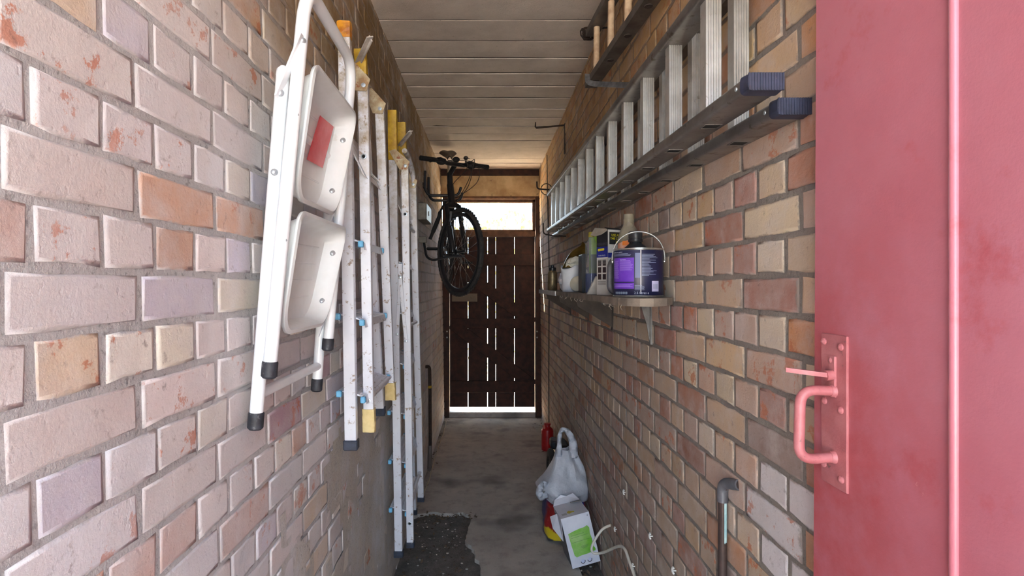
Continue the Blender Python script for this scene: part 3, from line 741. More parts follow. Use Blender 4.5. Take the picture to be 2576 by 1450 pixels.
def stepladder(loc, label, fn, ff_, rn, rf, treads, plat, foot_mat, tapes, brace, wide):
    S = thing('stepladder', loc, label, 'stepladder', 'aluminium stepladders hung on the left wall')
    WX, WY = .036, .024
    for p, q in (fn, ff_): rail(p, q, WX, WY, 'front_rail', S)
    for p, q in (rn, rf): rail(p, q, .032, .02, 'rear_rail', S)
    for p, q in (fn, ff_):
        d = (Vector(q)-Vector(p)).normalized(); b = Vector(p)
        mb = MB(); mb.bar(b-d*.026, b+d*.006, WX+.008, WY+.008, up=(0, 1, 0), ch=.003); mb.build('foot', foot_mat, S)
    for z in treads:
        a = lp(*fn, z); b = lp(*ff_, z)
        T = MB(); dep = .085; th = .024
        tilt = math.radians(-14); prof = [(-dep/2, -th), (-dep/2, 0)]
        for k in range(6):
            x0 = -dep/2+dep*(k+.15)/6; prof += [(x0, 0), (x0+dep*.02, .0025), (x0+dep*.10, .0025), (x0+dep*.12, 0)]
        prof += [(dep/2, 0), (dep/2, -th), (dep/2-.003, -th), (dep/2-.003, -.003), (-dep/2+.003, -.003), (-dep/2+.003, -th)]
        def fnp(p, q, t_):
            c_ = a.lerp(b, t_); return c_+Vector((p*math.cos(tilt)+q*math.sin(tilt), 0, -p*math.sin(tilt)*1.0*(-1)+q*math.cos(tilt)))
        T.prism(prof, fnp, .03, .97); tr_ = T.build('tread', ALU, S)
        for t_ in (.0, 1.0):
            for sx in (-1, 1):
                mb = MB(); c_ = fnp(sx*(dep/2-.004), -th*.35, t_); mb.box(c_-Vector((.008, .009, .010)), c_+Vector((.008, .009, .010)), .003); mb.build('end_cap', BLUE, tr_)
    # top platform folded up behind the rails
    a = lp(*fn, plat); b = lp(*ff_, plat)
    mb = MB(); prof = []
    for k in range(8): prof += [(-.09+.0225*k, 0), (-.086+.0225*k, .0025), (-.074+.0225*k, .0025), (-.0705+.0225*k, 0)]
    prof += [(.09, 0), (.09, -.004), (-.09, -.004)]
    tl = math.radians(64)
    mb.prism(prof, lambda p, q, t_: a.lerp(b, t_)+Vector((p*math.cos(tl)-q*math.sin(tl)+.01, 0, -p*math.sin(tl)+q*math.cos(tl))), .06, .94)
    pl = mb.build('platform', ALU, S)
    mb = MB(); mb.tube([lp(*rn, plat-.045)+Vector((-.012, 0, 0)), lp(*rf, plat-.045)+Vector((-.012, 0, 0))], .0105, 12); mb.build('hinge_tube', M('bright_aluminium', C(214, 214, 216), rough=.25, metal=.9), S, smooth=True)
    # hinge cheeks joining the rear frame to the front one
    for (p, q), (p2, q2) in ((rn, fn), (rf, ff_)):
        top = Vector(q); c2 = lp(p2, q2, top.z+.055)
        mb = MB(); yy = top.y-.013
        mb.prism([(top.x-.022, top.z-.022), (top.x+.012, top.z-.024), (top.x+.024, top.z+.012), (c2.x+.016, c2.z+.012), (c2.x-.012, c2.z+.004)], lambda p_, q_, t_: Vector((p_, yy+t_, q_)), 0, .003)
        hb = mb.build('hinge_plate', M('dirty_hinge', C(196, 186, 156), C(150, 118, 82), 24, .5, .3, spot=C(140, 78, 46), sscale=22, slo=.56, shi=.62), S)
        mb = MB(); mb.lathe([(.007, 0), (.007, .002), (.003, .0025), (.0028, .0006), (0, .0006)], (top.x+.003, yy, top.z-.006), 12, axis=(0, -1, 0)); mb.build('rivet', ZINC, hb, smooth=True)
    for (p, q), z in wide:
        mb = MB(); c_ = lp(p, q, z)+Vector((.0, -.0105, 0)); mb.lathe([(.0085, 0), (.0085, .0035), (.0055, .004), (.005, .001)], c_, 14, axis=(0, -1, 0)); e = mb.build('eyelet', ZINC, S, smooth=True)
        mb = MB(); mb.lathe([(.0051, 0), (0, .0002)], c_+Vector((0, -.0012, 0)), 12, axis=(0, -1, 0)); mb.build('hole', HOLE, e)
    for z in brace:
        mb = MB(); mb.tube([lp(*rn, z), lp(*rf, z)], .0085, 10); mb.build('cross_tube', ALU, S, smooth=True)
    for (p, q), z0, z1, m_, sd_, nm in tapes: wrap(S, nm, m_, lp(p, q, z0), lp(p, q, z1), .036, .024, sd_)
    return S
FNA = (Vector((-.426, 1.714, .972)), Vector((-.426, 1.632, 2.232))); FFA = (Vector((-.426, 2.160, .972)), Vector((-.426, 1.834, 2.236)))
RNA = (Vector((-.384, 1.778, .990)), Vector((-.384, 1.694, 2.075))); RFA = (Vector((-.384, 2.172, 1.010)), Vector((-.384, 1.950, 2.085)))
SA = stepladder((-.41, 1.9, .946), 'shorter aluminium stepladder with amber tape, just behind the white stool', FNA, FFA, RNA, RFA, (1.12, 1.36, 1.60), 1.87, BLUEDK,
    [(FNA, 2.19, 2.236, AMBER, 1, 'amber_wrap'), (FFA, 2.165, 2.240, YELLOW, 2, 'yellow_wrap'), (RNA, .985, 1.06, MASK, 3, 'masking_wrap'), (RFA, 1.005, 1.075, MASK, 4, 'masking_wrap')], (1.10,), [(RNA, 1.855), (RNA, 1.088)])
FNB = (Vector((-.422, 2.60, .200)), Vector((-.422, 2.425, 2.222))); FFB = (Vector((-.422, 3.10, .19)), Vector((-.422, 2.69, 2.25)))
RNB = (Vector((-.366, 2.59, .245)), Vector((-.366, 2.42, 1.985))); RFB = (Vector((-.366, 2.995, .30)), Vector((-.366, 2.675, 1.95)))
SB = stepladder((-.40, 2.7, .17), 'taller paint-spattered aluminium stepladder with yellow tape, behind the shorter one', FNB, FFB, RNB, RFB, (.40, .633, .866, 1.10, 1.333, 1.566), 1.83, BLUEDK,
    [(FNB, 2.01, 2.225, YELLOW, 5, 'yellow_wrap'), (FFB, 2.06, 2.25, YELLOW, 6, 'yellow_wrap')], (.45, 1.27, 1.72), [(RNB, 1.77), (RNB, .345)])
for o_, q_ in ((RNB, 2), (RFB, 2)):
    mb = MB(); d = (o_[1]-o_[0]).normalized(); mb.bar(o_[0]-d*.022, o_[0]+d*.006, .038, .028, up=(0, 1, 0), ch=.003); mb.build('foot', BLUEDK, SB)
# folded locking stay of the taller ladder
pv = Vector((-.392, 2.452, 1.492))
for q in (lp(*FNB, 1.235)+Vector((.010, -.018, 0)), lp(*RNB, 1.205)+Vector((-.004, -.016, 0))):
    mb = MB(); mb.bar(pv, q, .016, .003, up=(0, 1, 0), ch=.0008, ext=.008); st_ = mb.build('stay', ALU, SB)
    mb = MB(); mb.lathe([(.0065, 0), (.006, .003), (0, .0042)], q+Vector((0, -.003, 0)), 10, axis=(0, -1, 0)); mb.build('rivet', ZINC, st_, smooth=True)
mb = MB(); mb.bar(pv, pv+Vector((0, 0, .055)), .018, .003, up=(0, 1, 0), ch=.0008, ext=.006); mb.build('stay', ALU, SB)
mb = MB(); mb.lathe([(.007, 0), (.0065, .003), (0, .0042)], pv+Vector((0, -.003, 0)), 10, axis=(0, -1, 0)); mb.build('rivet', ZINC, SB, smooth=True)
# top of the rear frame bends in to the hinge
mb = MB(); a_ = RFB[1]; mb.tube(bez([a_, a_+Vector((.002, -.02, .045)), a_+Vector((-.006, -.10, .10)), RNB[1]+Vector((-.006, .03, .07))], 6), .012, 10); mb.build('bent_top', ALU, SB, smooth=True)
# pegs the ladders hang from
for (p, q, lb) in (((XL(2.17)-.03, 2.03, 2.150), (-.368, 1.715, 2.232), 'pale angled steel bracket under the top of the shorter stepladder'), ((XL(2.12)-.03, 2.90, 2.10), (-.36, 2.55, 2.17), 'dark steel peg in the wall under the top of the taller stepladder')):
    mb = MB(); p = Vector(p); q = Vector(q); mb.bar(p, q, .004, .022, up=(0, 1, 0)); mb.bar(p+Vector((0, .011, 0)), q+Vector((0, .011, 0)), .020, .004, up=(0, 1, 0))
    tag(mb.build('wall_peg', M('painted_grey_bracket', C(206, 200, 194), C(170, 160, 150), 20, .6)), lb, 'peg', 'pegs under the stepladders')
# ------------------------------------------------------------------ right wall: long aluminium ladder and small loft ladder
ALU2 = M('mill_aluminium', C(150, 146, 144), C(116, 112, 110), 9, .36, .75, spot=C(96, 86, 76), sscale=26, slo=.58, shi=.66, bump=.0006, bscale=160)
RUNGM = M('fluted_aluminium', C(206, 204, 200), C(178, 174, 168), 14, .34, .55, spot=C(120, 104, 84), sscale=24, slo=.62, shi=.70)
CAPM = M('navy_rubber', C(52, 56, 78), C(36, 38, 54), 40, .6, spot=C(128, 120, 116), sscale=30, slo=.62, shi=.7)
def fluted(mb, p, q, wx, wy, ux, uy):
    """rung with grooves along its faces, from p to q"""
    prof = []
    hx, hy, g = wx/2, wy/2, .0026
    n = 6
    for k in range(n): prof += [(-hx+wx*(k+.1)/n, -hy), (-hx+wx*(k+.62)/n, -hy), (-hx+wx*(k+.72)/n, -hy+g), (-hx+wx*(k+.98)/n, -hy+g)]
    prof += [(hx, -hy), (hx, hy)]
    for k in range(n-1, -1, -1): prof += [(-hx+wx*(k+.98)/n, hy-g), (-hx+wx*(k+.72)/n, hy-g), (-hx+wx*(k+.62)/n, hy), (-hx+wx*(k+.1)/n, hy)]
    prof += [(-hx, hy), (-hx, -hy)]
    p = Vector(p); d = Vector(q)-p
    mb.prism(prof, lambda a, b, t_: p+Vector((a, b, 0))+d*t_, 0, 1)
EL = thing('extension_ladder', (.49, 2.6, 1.76), 'long double aluminium extension ladder hung sideways along the right wall', 'ladder')
def long_rail(pa, pb, wx, wz, name='rail'):
    """box section stile with rounded corners, wx deep, wz tall"""
    pa = Vector(pa); pb = Vector(pb); d = pb-pa
    prof = rrect(-wx/2, -wz/2, wx/2, wz/2, .006, 3)
    mb = MB(); mb.prism(prof, lambda a, b, t_: pa+Vector((a, 0, b))+d*t_, 0, 1); return mb.build(name, ALU2, EL, smooth=True, angle=35)
def section(x, ya, yb, zla, zlb, zua, zub, y0, pitch, cap):
    wx, wz = .060, .027
    for za, zb in ((zla, zlb), (zua, zub)):
        r_ = long_rail((x, ya, za), (x, yb, zb), wx, wz)
        if cap:
            mb = MB(); sl = (zb-za)/(yb-ya)
            mb.prism(rrect(-wx/2-.003, -wz/2-.003, wx/2+.003, wz/2+.003, .008, 4), lambda a, b, t_: Vector((x+a*(1 if t_ > 0 else .92), ya+t_, za+b*(1 if t_ > 0 else .9)+sl*t_)), -.010, .014)
            for k in range(13):
                xx = x-.028+.056*k/12; mb.box((xx-.0013, ya-.0112, za-wz/2-.001), (xx+.0013, ya-.008, za+wz/2+.001))
            cp = mb.build('end_cap', CAPM, EL)
            mb = MB(); mb.lathe([(.004, 0), (.0035, .0015), (0, .002)], (x-wx/2, ya+.035, za+.002), 10, axis=(-1, 0, 0)); mb.build('rivet', ZINC, r_, smooth=True)
    y = y0
    while y < yb-.05:
        s = (y-ya)/(yb-ya); zl = zla+(zlb-zla)*s; zu = zua+(zub-zua)*s
        mb = MB(); fluted(mb, (x, y, zl+wz/2-.002), (x, y, zu-wz/2+.002), .032, .030, 0, 0)
        rg = mb.build('rung', RUNGM, EL)
        mb = MB(); zz = zl-wz/2     # flared rung end showing under the lower stile
        for a0, a1, b0, b1 in ((-.018, .018, -.016, -.0135), (-.018, .018, .0135, .016), (-.018, -.0155, -.0135, .0135), (.0155, .018, -.0135, .0135)):
            mb.box((x+a0, y+b0, zz-.0015), (x+a1, y+b1, zz+.001))
        mb.build('rung_end', ALU2, rg)
        mb = MB(); mb.box((x-.0155, y-.0135, zz-.0004), (x+.0155, y+.0135, zz+.001)); mb.build('socket', HOLE, rg)
        y += pitch
section(.4625, .925, 4.07, 1.798, 1.858, 2.055, 2.125, 1.144, .2285, True)
section(.536, .972, 4.45, 1.772, 1.846, 2.108, 2.165, 1.18, .240, True)
LD = thing('loft_ladder', (.5, 1.9, 2.33), 'short old ladder with round wooden rungs hung up under the ceiling', 'ladder')
DKAL = M('dull_dark_metal', C(120, 112, 106), C(92, 84, 80), 12, .5, .6, spot=C(70, 60, 54), sscale=20)
RUNGW = M('pale_wood_rung', C(206, 180, 150), C(176, 146, 118), 30, .75, bump=.001, bscale=120)
def lowp(y): return Vector((.455+(2.44-y)*.064, y, 2.345))
def upp(y): return Vector((.458+(2.44-y)*.064, y, 2.572))
for f_ in (lowp, upp):
    a, b = f_(2.44), f_(1.22); mb = MB()
    L_ = [(-.026, -.014), (.026, -.014), (.026, -.010), (-.022, -.010), (-.022, .014), (-.026, .014)]
    mb.prism(L_, lambda p, q, t_: a.lerp(b, t_)+Vector((p, 0, q)), 0, 1); mb.build('rail', DKAL, LD)
for y in (2.35, 2.135, 1.925, 1.72, 1.515, 1.32):
    mb = MB(); mb.tube([lowp(y)+Vector((0, 0, -.008)), upp(y)+Vector((0, 0, -.012))], .0128, 14); rg = mb.build('rung', RUNGW, LD, smooth=True)
    mb = MB(); mb.lathe([(.014, 0), (.013, .003), (.006, .0035), (0, .002)], lowp(y)+Vector((0, 0, -.0135)), 12, axis=(0, 0, -1)); mb.build('rung_end', M('dark_rung_end', C(60, 50, 44), rough=.7), rg, smooth=True)
# strap hook, empty rod bracket, wire hooks
STEEL = M('galvanised_strap', C(150, 152, 156), C(110, 110, 114), 24, .4, .7); IRON = M('rusty_iron', C(70, 54, 44), C(44, 36, 32), 40, .75, .3, bump=.001, bscale=120)
mb = MB(); sp = bez([(.425, 2.36, 2.362), (.424, 2.34, 2.325), (.438, 2.30, 2.30), (.47, 2.24, 2.275), (.52, 2.12, 2.228), (.566, 2.02, 2.19)], 6)
for p, q in zip(sp[:-1], sp[1:]): mb.bar(p, q, .022, .003, up=(0, 1, 0.2), ext=.001)
tag(mb.build('strap_hook', STEEL), 'curved grey metal strap hook holding the loft ladder off the wall', 'hook')
mb = MB(); mb.tube([(.345, 4.0, 2.64), (.343, 4.0, 2.606), (.35, 4.0, 2.598), (.44, 4.0, 2.606), (XR(2.6)+.002, 4.0, 2.618)], [.003, .006, .007, .0065, .006], 8)
mb.box((XR(2.5)-.007, 3.99, 2.41), (XR(2.5)+.004, 4.02, 2.63), .002)
tag(mb.build('rod_bracket', IRON, smooth=True), 'empty rusty iron rod bracket near the ceiling on the right wall', 'bracket')
mb = MB(); mb.tube(rounded([(.372, 4.2, 2.245), (.374, 4.2, 2.19), (.47, 4.2, 2.182), (XR(2.1)+.01, 4.2, 2.18)], .02), .006, 8)
tag(mb.build('ladder_hook', IRON, smooth=True), 'black steel arm bracket by the upper rail at the far ladder end', 'hook', 'hooks carrying the long ladder')
mb = MB(); mb.tube(rounded([(.40, 4.0, 1.905), (.402, 4.0, 1.828), (.48, 4.0, 1.812), (XR(1.8)+.01, 4.0, 1.81)], .02), .005, 8)
tag(mb.build('ladder_hook', IRON, smooth=True), 'thin wire arm curling under the lower rail at the far end of the long ladder', 'hook', 'hooks carrying the long ladder')
mb = MB(); mb.tube([Vector((.45+.042*math.cos(a), 4.25+.01*math.sin(a), 2.195+.045*math.sin(a))) for a in [2*PI*k/20 for k in range(20)]], .0035, 6, closed=True)
mb.tube(bez([(.45, 4.25, 2.15), (.463, 4.25, 2.11), (.47, 4.26, 2.02), (.468, 4.26, 1.93)], 5), .003, 6)
tag(mb.build('wire_loop', IRON, smooth=True), 'loop of stiff wire hanging on the arm past the end of the long ladder', 'wire')
rr = random.Random(8); mb = MB()
for k in range(9):
    c_ = Vector((.455, 2.50, 2.60)); e = Euler((rr.uniform(0, 6), rr.uniform(0, 6), rr.uniform(0, 6))).to_matrix(); r0 = rr.uniform(.018, .036)
    mb.tube([c_+e @ Vector((r0*math.cos(a), r0*math.sin(a), .006*math.sin(3*a)))+Vector((rr.uniform(-.002, .002), 0, 0)) for a in [2*PI*j/14 for j in range(14)]], .0035, 5, closed=True)
mb.tube(bez([(.455, 2.5, 2.60), (.49, 2.5, 2.62), (XR(2.6)+.005, 2.5, 2.63)], 4), .004, 6)
tag(mb.build('wire_bundle', IRON, smooth=True), 'small tangled bundle of rusty wire at the far end of the loft ladder', 'wire')
# thin cables down the far end of the right wall
CABLE = M('black_cable', C(34, 32, 32), rough=.6)
mb = MB(); mb.tube(bez([(.545, 5.1, 2.66), (XR(2.2)-.006, 5.15, 2.2), (XR(1.7)-.006, 5.08, 1.7), (XR(1.2)-.006, 5.12, 1.2), (XR(.6)-.006, 5.2, .6), (XR(.1)-.006, 5.22, .02)], 5), .0045, 6)
tag(mb.build('wall_cable', CABLE, smooth=True), 'thin black cable running down the right wall from ceiling to floor', 'cable')
mb = MB(); mb.tube(bez([(.53, 5.55, 2.68), (XR(2.2)-.01, 5.7, 2.3), (XR(1.9)-.006, 5.6, 1.95), (XR(1.6)-.006, 5.68, 1.62)], 6), .003, 6)
tag(mb.build('wall_cable', M('grey_wire', C(150, 140, 128), rough=.6), smooth=True), 'short grey wire trailing down the right wall beside the door frame', 'cable')

# ------------------------------------------------------------------ shelf and what stands on it
SHELF = thing('shelf', (.49, 2.9, 1.396), 'dusty narrow wooden shelf on the right wall holding tins and bottles', 'shelf')
SHW = M('dusty_shelf_wood', C(142, 128, 114), C(108, 96, 86), 12, .9, spot=C(176, 166, 152), sscale=20, bump=.004, bscale=70)
top = [(.575, 1.70), (.52, 1.60), (.47, 1.562), (.43, 1.56), (.405, 1.60)]
y = 1.66
rr = random.Random(4)
while y < 4.18: top.append((.394+rr.uniform(-.004, .004), y)); y += .06
top += [(.395, 4.2), (.575, 4.2)]
mb = MB(); mb.prism(top, lambda a, b, t_: Vector((a, b, t_+(.0035*noise.noise((a*30, b*30, 2)) if t_ < 1.41 else 0))), 1.397, 1.42); mb.build('board', SHW, SHELF)
mb = MB(); mb.box((.388, 3.2, 1.393), (.397, 4.22, 1.421), .001); mb.build('front_lip', M('white_strip', C(214, 214, 216), C(190, 188, 188), 14, .6), SHELF)
BRK = M('grey_bracket', C(128, 126, 124), C(96, 92, 90), 20, .5, .5); BRKD = M('dark_bracket', C(66, 56, 50), C(48, 40, 36), 20, .7)
for y, m_ in ((1.93, BRK), (2.52, BRKD), (3.12, BRKD), (3.8, BRKD)):
    mb = MB(); mb.prism([(.532, 1.396), (.57, 1.396), (.573, 1.262), (.567, 1.255), (.556, 1.32)] if m_ is BRK else [(.40, 1.396), (.57, 1.396), (.572, 1.27), (.565, 1.265), (.41, 1.36)], lambda a, b, t_: Vector((a, y+t_, b)), 0, .004)
    mb.box((.40, y-.012, 1.391), (.57, y+.012, 1.396)); mb.box((.566, y-.010, 1.25), (.575, y+.010, 1.396))
    mb.build('bracket', m_, SHELF)
rr = random.Random(14); mb = MB()
for k in range(14):
    y = rr.uniform(1.6, 3.0); mb.tube(bez([(.395, y, 1.40), (.392+rr.uniform(-.004, .004), y+rr.uniform(-.01, .01), 1.392), (.395+rr.uniform(-.006, .006), y+rr.uniform(-.02, .02), 1.389-rr.random()**2*.014)], 3), .0007, 4)
fz = mb.build('dust_fringe', M('dust', C(190, 178, 160), rough=1), SHELF); fz['kind'] = 'stuff'

SH = 1.4205
GRP = 'bottles and tins along the shelf'
# paint tin
TN = thing('paint_tin', (.478, 1.755, SH), 'dark navy paint tin with purple label panels and a wire handle, nearest on the shelf', 'tin')
tc = Vector((.478, 1.755, SH)); tr_ = .0765; thh = .152
NAVY = M('navy_label', C(34, 36, 70), C(28, 30, 58), 14, .38); BRIGHT = M('tinplate', C(206, 204, 198), C(170, 166, 160), 30, .3, .85)
mb = MB(); mb.lathe([(tr_-.001, 0), (tr_+.0015, .001), (tr_+.002, .004), (tr_, .006), (tr_, thh-.006), (tr_+.002, thh-.004), (tr_+.0015, thh), (tr_-.003, thh), (tr_-.004, thh-.006), (tr_-.014, thh-.007), (tr_-.015, thh-.002), (tr_-.018, thh-.001), (tr_-.02, thh-.005), (0, thh-.005)], tc, 48); mb.build('can', BRIGHT, TN, smooth=True)
mb = MB(); mb.lathe([(tr_+.0004, .0065), (tr_+.0006, .0068), (tr_+.0006, thh-.0068), (tr_+.0004, thh-.0065)], tc, 64); mb.build('label', NAVY, TN, smooth=True)
TF = math.atan2(-tc.y, -tc.x)                                      # direction that faces the lens
def onTin(u, v, o=.001):
    """u: metres along the curve to the right of the tin's front, v: height"""
    a = TF+u/tr_; return Vector((tc.x+(tr_+o)*math.cos(a), tc.y+(tr_+o)*math.sin(a), tc.z+v))
def patch(u0, v0, u1, v1, mat, name, par, o=.0009):
    n = 10; mb = MB(); mb.grid(n, 2, lambda s, t_: onTin(u0+(u1-u0)*s, v0+(v1-v0)*t_, o)); return mb.build(name, mat, par, smooth=True)
def printed(body, size, u, v, mat, name, par, fn, o=.0013):
    vs, fs = text2d(body, size); mb = MB(); mb.add([fn(u+a, v+b, o) for a, b in vs], fs); return mb.build(name, mat, par)
PURP = M('purple_print', C(106, 58, 178), C(94, 46, 168), 30, .4); LILAC = M('lilac_print', C(150, 118, 206), rough=.45); INKW = M('pale_print', C(206, 208, 222), rough=.5); INKG = M('grey_print', C(130, 138, 166), rough=.5)
patch(-.096, .048, -.012, .122, PURP, 'purple_panel', TN); patch(-.096, .026, -.012, .044, PURP, 'purple_panel', TN)
patch(-.009, .060, .006, .136, M('tin_grey_strip', C(96, 104, 140), rough=.45), 'strip', TN); patch(.0065, .01, .0095, .147, M('tin_seam', C(186, 180, 182), rough=.4), 'seam', TN)
mb = MB(); rr = random.Random(21)
def lines(mb, u0, u1, v0, v1, step, ragged, o=.0014):
    v = v1
    while v > v0:
        e = u1-rr.uniform(0, ragged); k = 6
        vs = []
        for i in range(k+1):
            u = u0+(e-u0)*i/k; vs += [onTin(u, v, o), onTin(u, v+step*.45, o)]
        mb.add(vs, [(2*i, 2*i+2, 2*i+3, 2*i+1) for i in range(k)]); v -= step
lines(mb, -.093, -.064, .056, .112, .0032, .006); lines(mb, -.060, -.015, .082, .112, .0032, .008); lines(mb, -.093, -.015, .029, .038, .0032, .01)
mb.build('small_print', LILAC, TN)
mb = MB(); lines(mb, -.094, -.012, .127, .134, .003, .02); lines(mb, .011, .064, .064, .131, .0036, .034); lines(mb, -.010, .024, .020, .036, .0034, .014)
mb.build('small_print', INKG, TN)
patch(.042, .018, .068, .050, M('barcode_label', C(196, 192, 222), C(186, 182, 214), 20, .5), 'barcode_label', TN, .0016)
mb = MB()
for k in range(11): 
    u = .0455+.0018*k; mb.add([onTin(u, .026, .002), onTin(u+.0009, .026, .002), onTin(u+.0009, .041, .002), onTin(u, .041, .002)], [(0, 1, 2, 3)])
mb.build('barcode', INKG, TN)
printed('2.5 litres e', .0105, -.012, .010, INKW, 'lettering', TN, onTin); printed('undercoat paint', .0068, -.094, .138, INKW, 'lettering', TN, onTin)
for t_, u, v in (('Use', -.093, .115), ('Application', -.060, .115), ('Dry', -.093, .0395)): printed(t_, .005, u, v, INKW, 'lettering', TN, onTin)
mb = MB()
for k in range(6):
    u = -.082+.0085*k; mb.prism(rrect(u, .009, u+.0072, .017, .002, 2), lambda a, b, t_: onTin(a, b, .0011+t_), 0, .0004)
mb.build('icon_row', M('icon_grey', C(120, 132, 150), rough=.5), TN)
ea = TF+PI/2-.1
def ear(s_): a = TF+s_*(PI/2-.06); return Vector((tc.x+(tr_+.002)*math.cos(a), tc.y+(tr_+.002)*math.sin(a), tc.z+.112))
e0, e1 = ear(-1), ear(1); mid = (e0+e1)/2
mb = MB(); hp = []
for k in range(25):
    a = PI*k/24; p = mid+(e0-mid)*math.cos(a)*1.03+Vector((0, 0, .095*math.sin(a)**.8))
    hp.append(p)
mb.tube(hp, .0022, 8)
for e in (e0, e1): mb.lathe([(.006, 0), (.006, .003), (0, .004)], e, 10, axis=(e-tc-Vector((0, 0, .112))))
mb.build('wire_handle', BRIGHT, TN, smooth=True)
# black jerrycan
BLK = M('black_plastic', C(44, 44, 48), C(34, 34, 38), 12, .38, spot=C(92, 90, 90), sscale=40, slo=.62, shi=.72)
JC = thing('jerrycan', (.50, 1.895, SH), 'black plastic jerrycan with screw cap standing behind the paint tin', 'jerrycan')
mb = MB(); c0 = Vector((.507, 1.895, SH))
def loop(hx, hy, z, r): return [Vector((c0.x+a, c0.y+b, z)) for a, b in rrect(-hx, -hy, hx, hy, r, 4)]
rings = [loop(.05, .035, SH, .02), loop(.056, .042, SH+.006, .02), loop(.057, .043, SH+.125, .02), loop(.052, .040, SH+.150, .02), loop(.034, .03, SH+.168, .02), loop(.0215, .0215, SH+.180, .0214), loop(.0205, .0205, SH+.194, .0204)]
n = len(rings[0]); vs = [v for r_ in rings for v in r_]; fs = [(i*n+k, i*n+(k+1) % n, (i+1)*n+(k+1) % n, (i+1)*n+k) for i in range(len(rings)-1) for k in range(n)]
mb.add(vs, fs+[tuple(range(n)), tuple((len(rings)-1)*n+k for k in range(n))]); mb.build('body', BLK, JC, smooth=True)
mb = MB(); mb.lathe([(.0235, 0), (.0245, .002), (.0245, .009), (.0225, .010), (.0225, .013), (.0235, .015), (.0235, .034), (.021, .037), (0, .0375)], c0+Vector((0, 0, .185)), 24); mb.build('cap', BLK, JC, smooth=True)
mb = MB(); mb.tube(rounded([(c0.x-.054, 1.888, SH+.14), (c0.x-.090, 1.880, SH+.115), (c0.x-.092, 1.880, SH+.02), (c0.x-.054, 1.888, SH+.008)], .022), .011, 12); mb.build('handle', M('worn_black_plastic', C(92, 92, 98), C(60, 60, 64), 26, .5), JC, smooth=True)
# clear trigger bottle behind
CLEAR = M('clear_plastic', C(196, 192, 176), rough=.18, alpha=.42); CLOUD = M('cloudy_plastic', C(186, 176, 152), C(160, 150, 128), 12, .3, alpha=.5)
CB = thing('spray_bottle', (.507, 1.985, SH), 'cloudy clear bottle with an orange label behind the black jerrycan', 'bottle', GRP)
cc = Vector((.507, 1.985, SH))
mb = MB(); mb.lathe([(.038, 0), (.040, .004), (.040, .175), (.039, .205), (.030, .235), (.0195, .252), (.0185, .268), (.0195, .270), (.0195, .274), (.0180, .276), (.0180, .292), (.0165, .292), (.0160, .270)], cc, 28); mb.build('body', CLOUD, CB, smooth=True)
mb = MB(); mb.grid(12, 2, lambda s, t_: cc+Vector((.0408*math.cos(3.3+1.9*s), .0408*math.sin(3.3+1.9*s), .10+.085*t_+.02*s))); mb.build('label', M('peach_label', C(232, 188, 160), C(214, 120, 84), 30, .5), CB, smooth=True)
mb = MB(); mb.grid(8, 2, lambda s, t_: cc+Vector((.0412*math.cos(3.9+1.1*s), .0412*math.sin(3.9+1.1*s), .178+.016*t_))); mb.build('label_band', M('orange_label', C(240, 130, 40), rough=.5), CB, smooth=True)
# tall carton
CT = thing('carton', (.47, 2.1, SH), 'tall open blue and white carton with yellow lettering on a black panel', 'carton')
E0 = Vector((.447, 2.055, SH)); dl = Vector((-.45, .893, 0)).normalized(); dr = Vector((.893, .45, 0)).normalized(); cl, cr, chh = .066, .108, .245
CWH = M('carton_white', C(206, 204, 198), C(188, 184, 178), 20, .6); CBL = M('carton_blue', C(36, 44, 132), C(28, 34, 104), 10, .5); CBK = M('carton_black', C(28, 28, 30), C(40, 38, 42), 20, .5); CGR = M('carton_grey', C(150, 138, 124), C(130, 120, 108), 20, .85); YEL = M('yellow_ink', C(240, 226, 20), rough=.5)
def cp(a, b, z): return E0+dl*a+dr*b+Vector((0, 0, z))
mb = MB(); q = .0015
for (a0, b0, a1, b1) in ((0, 0, q, cr), (0, cr-q, cl, cr), (cl-q, 0, cl, cr), (0, 0, cl, q)):
    mb.add([cp(a, b, z) for z in (0, chh) for a, b in ((a0, b0), (a1, b0), (a1, b1), (a0, b1))], [(0,1,2,3),(4,7,6,5),(0,4,5,1),(1,5,6,2),(2,6,7,3),(3,7,4,0)])
mb.add([cp(a, b, .002) for a, b in ((0, 0), (cl, 0), (cl, cr), (0, cr))], [(0, 1, 2, 3)]); mb.build('box', CWH, CT)
def lface(a, z, o=.0008): return E0+dl*(cl-a)-dr*o+Vector((0, 0, z))       # left face seen from the lens, a from its left edge
def rface(a, z, o=.0008): return E0+dr*a-dl*o+Vector((0, 0, z))
def quad(fn, a0, z0, a1, z1, mat, name, par, o=.0008):
    mb = MB(); mb.add([fn(a0, z0, o), fn(a1, z0, o), fn(a1, z1, o), fn(a0, z1, o)], [(0, 1, 2, 3)]); return mb.build(name, mat, par)
quad(lface, 0, .182, cl, chh, CBK, 'black_panel', CT); quad(lface, 0, .142, cl, .182, CBL, 'blue_panel', CT); quad(rface, .006, .190, cr-.004, .236, CBK, 'black_panel', CT)
quad(rface, 0, .140, .03, .158, CBL, 'blue_panel', CT)
for i in range(2):
    for j in range(3): quad(lface, .008+.028*i, .058+.026*j, .028+.028*i, .079+.026*j, M('dark_picture', C(70, 44, 44), C(26, 24, 26), 120, .5), 'picture', CT)
mb = MB()
for z in (.132, .128, .124, .120, .116, .050, .046, .042, .038): mb.add([lface(.007, z, .0012), lface(.056, z, .0012), lface(.056, z+.0016, .0012), lface(.007, z+.0016, .0012)], [(0, 1, 2, 3)])
mb.build('small_print', M('grey_ink', C(120, 116, 112), rough=.6), CT)
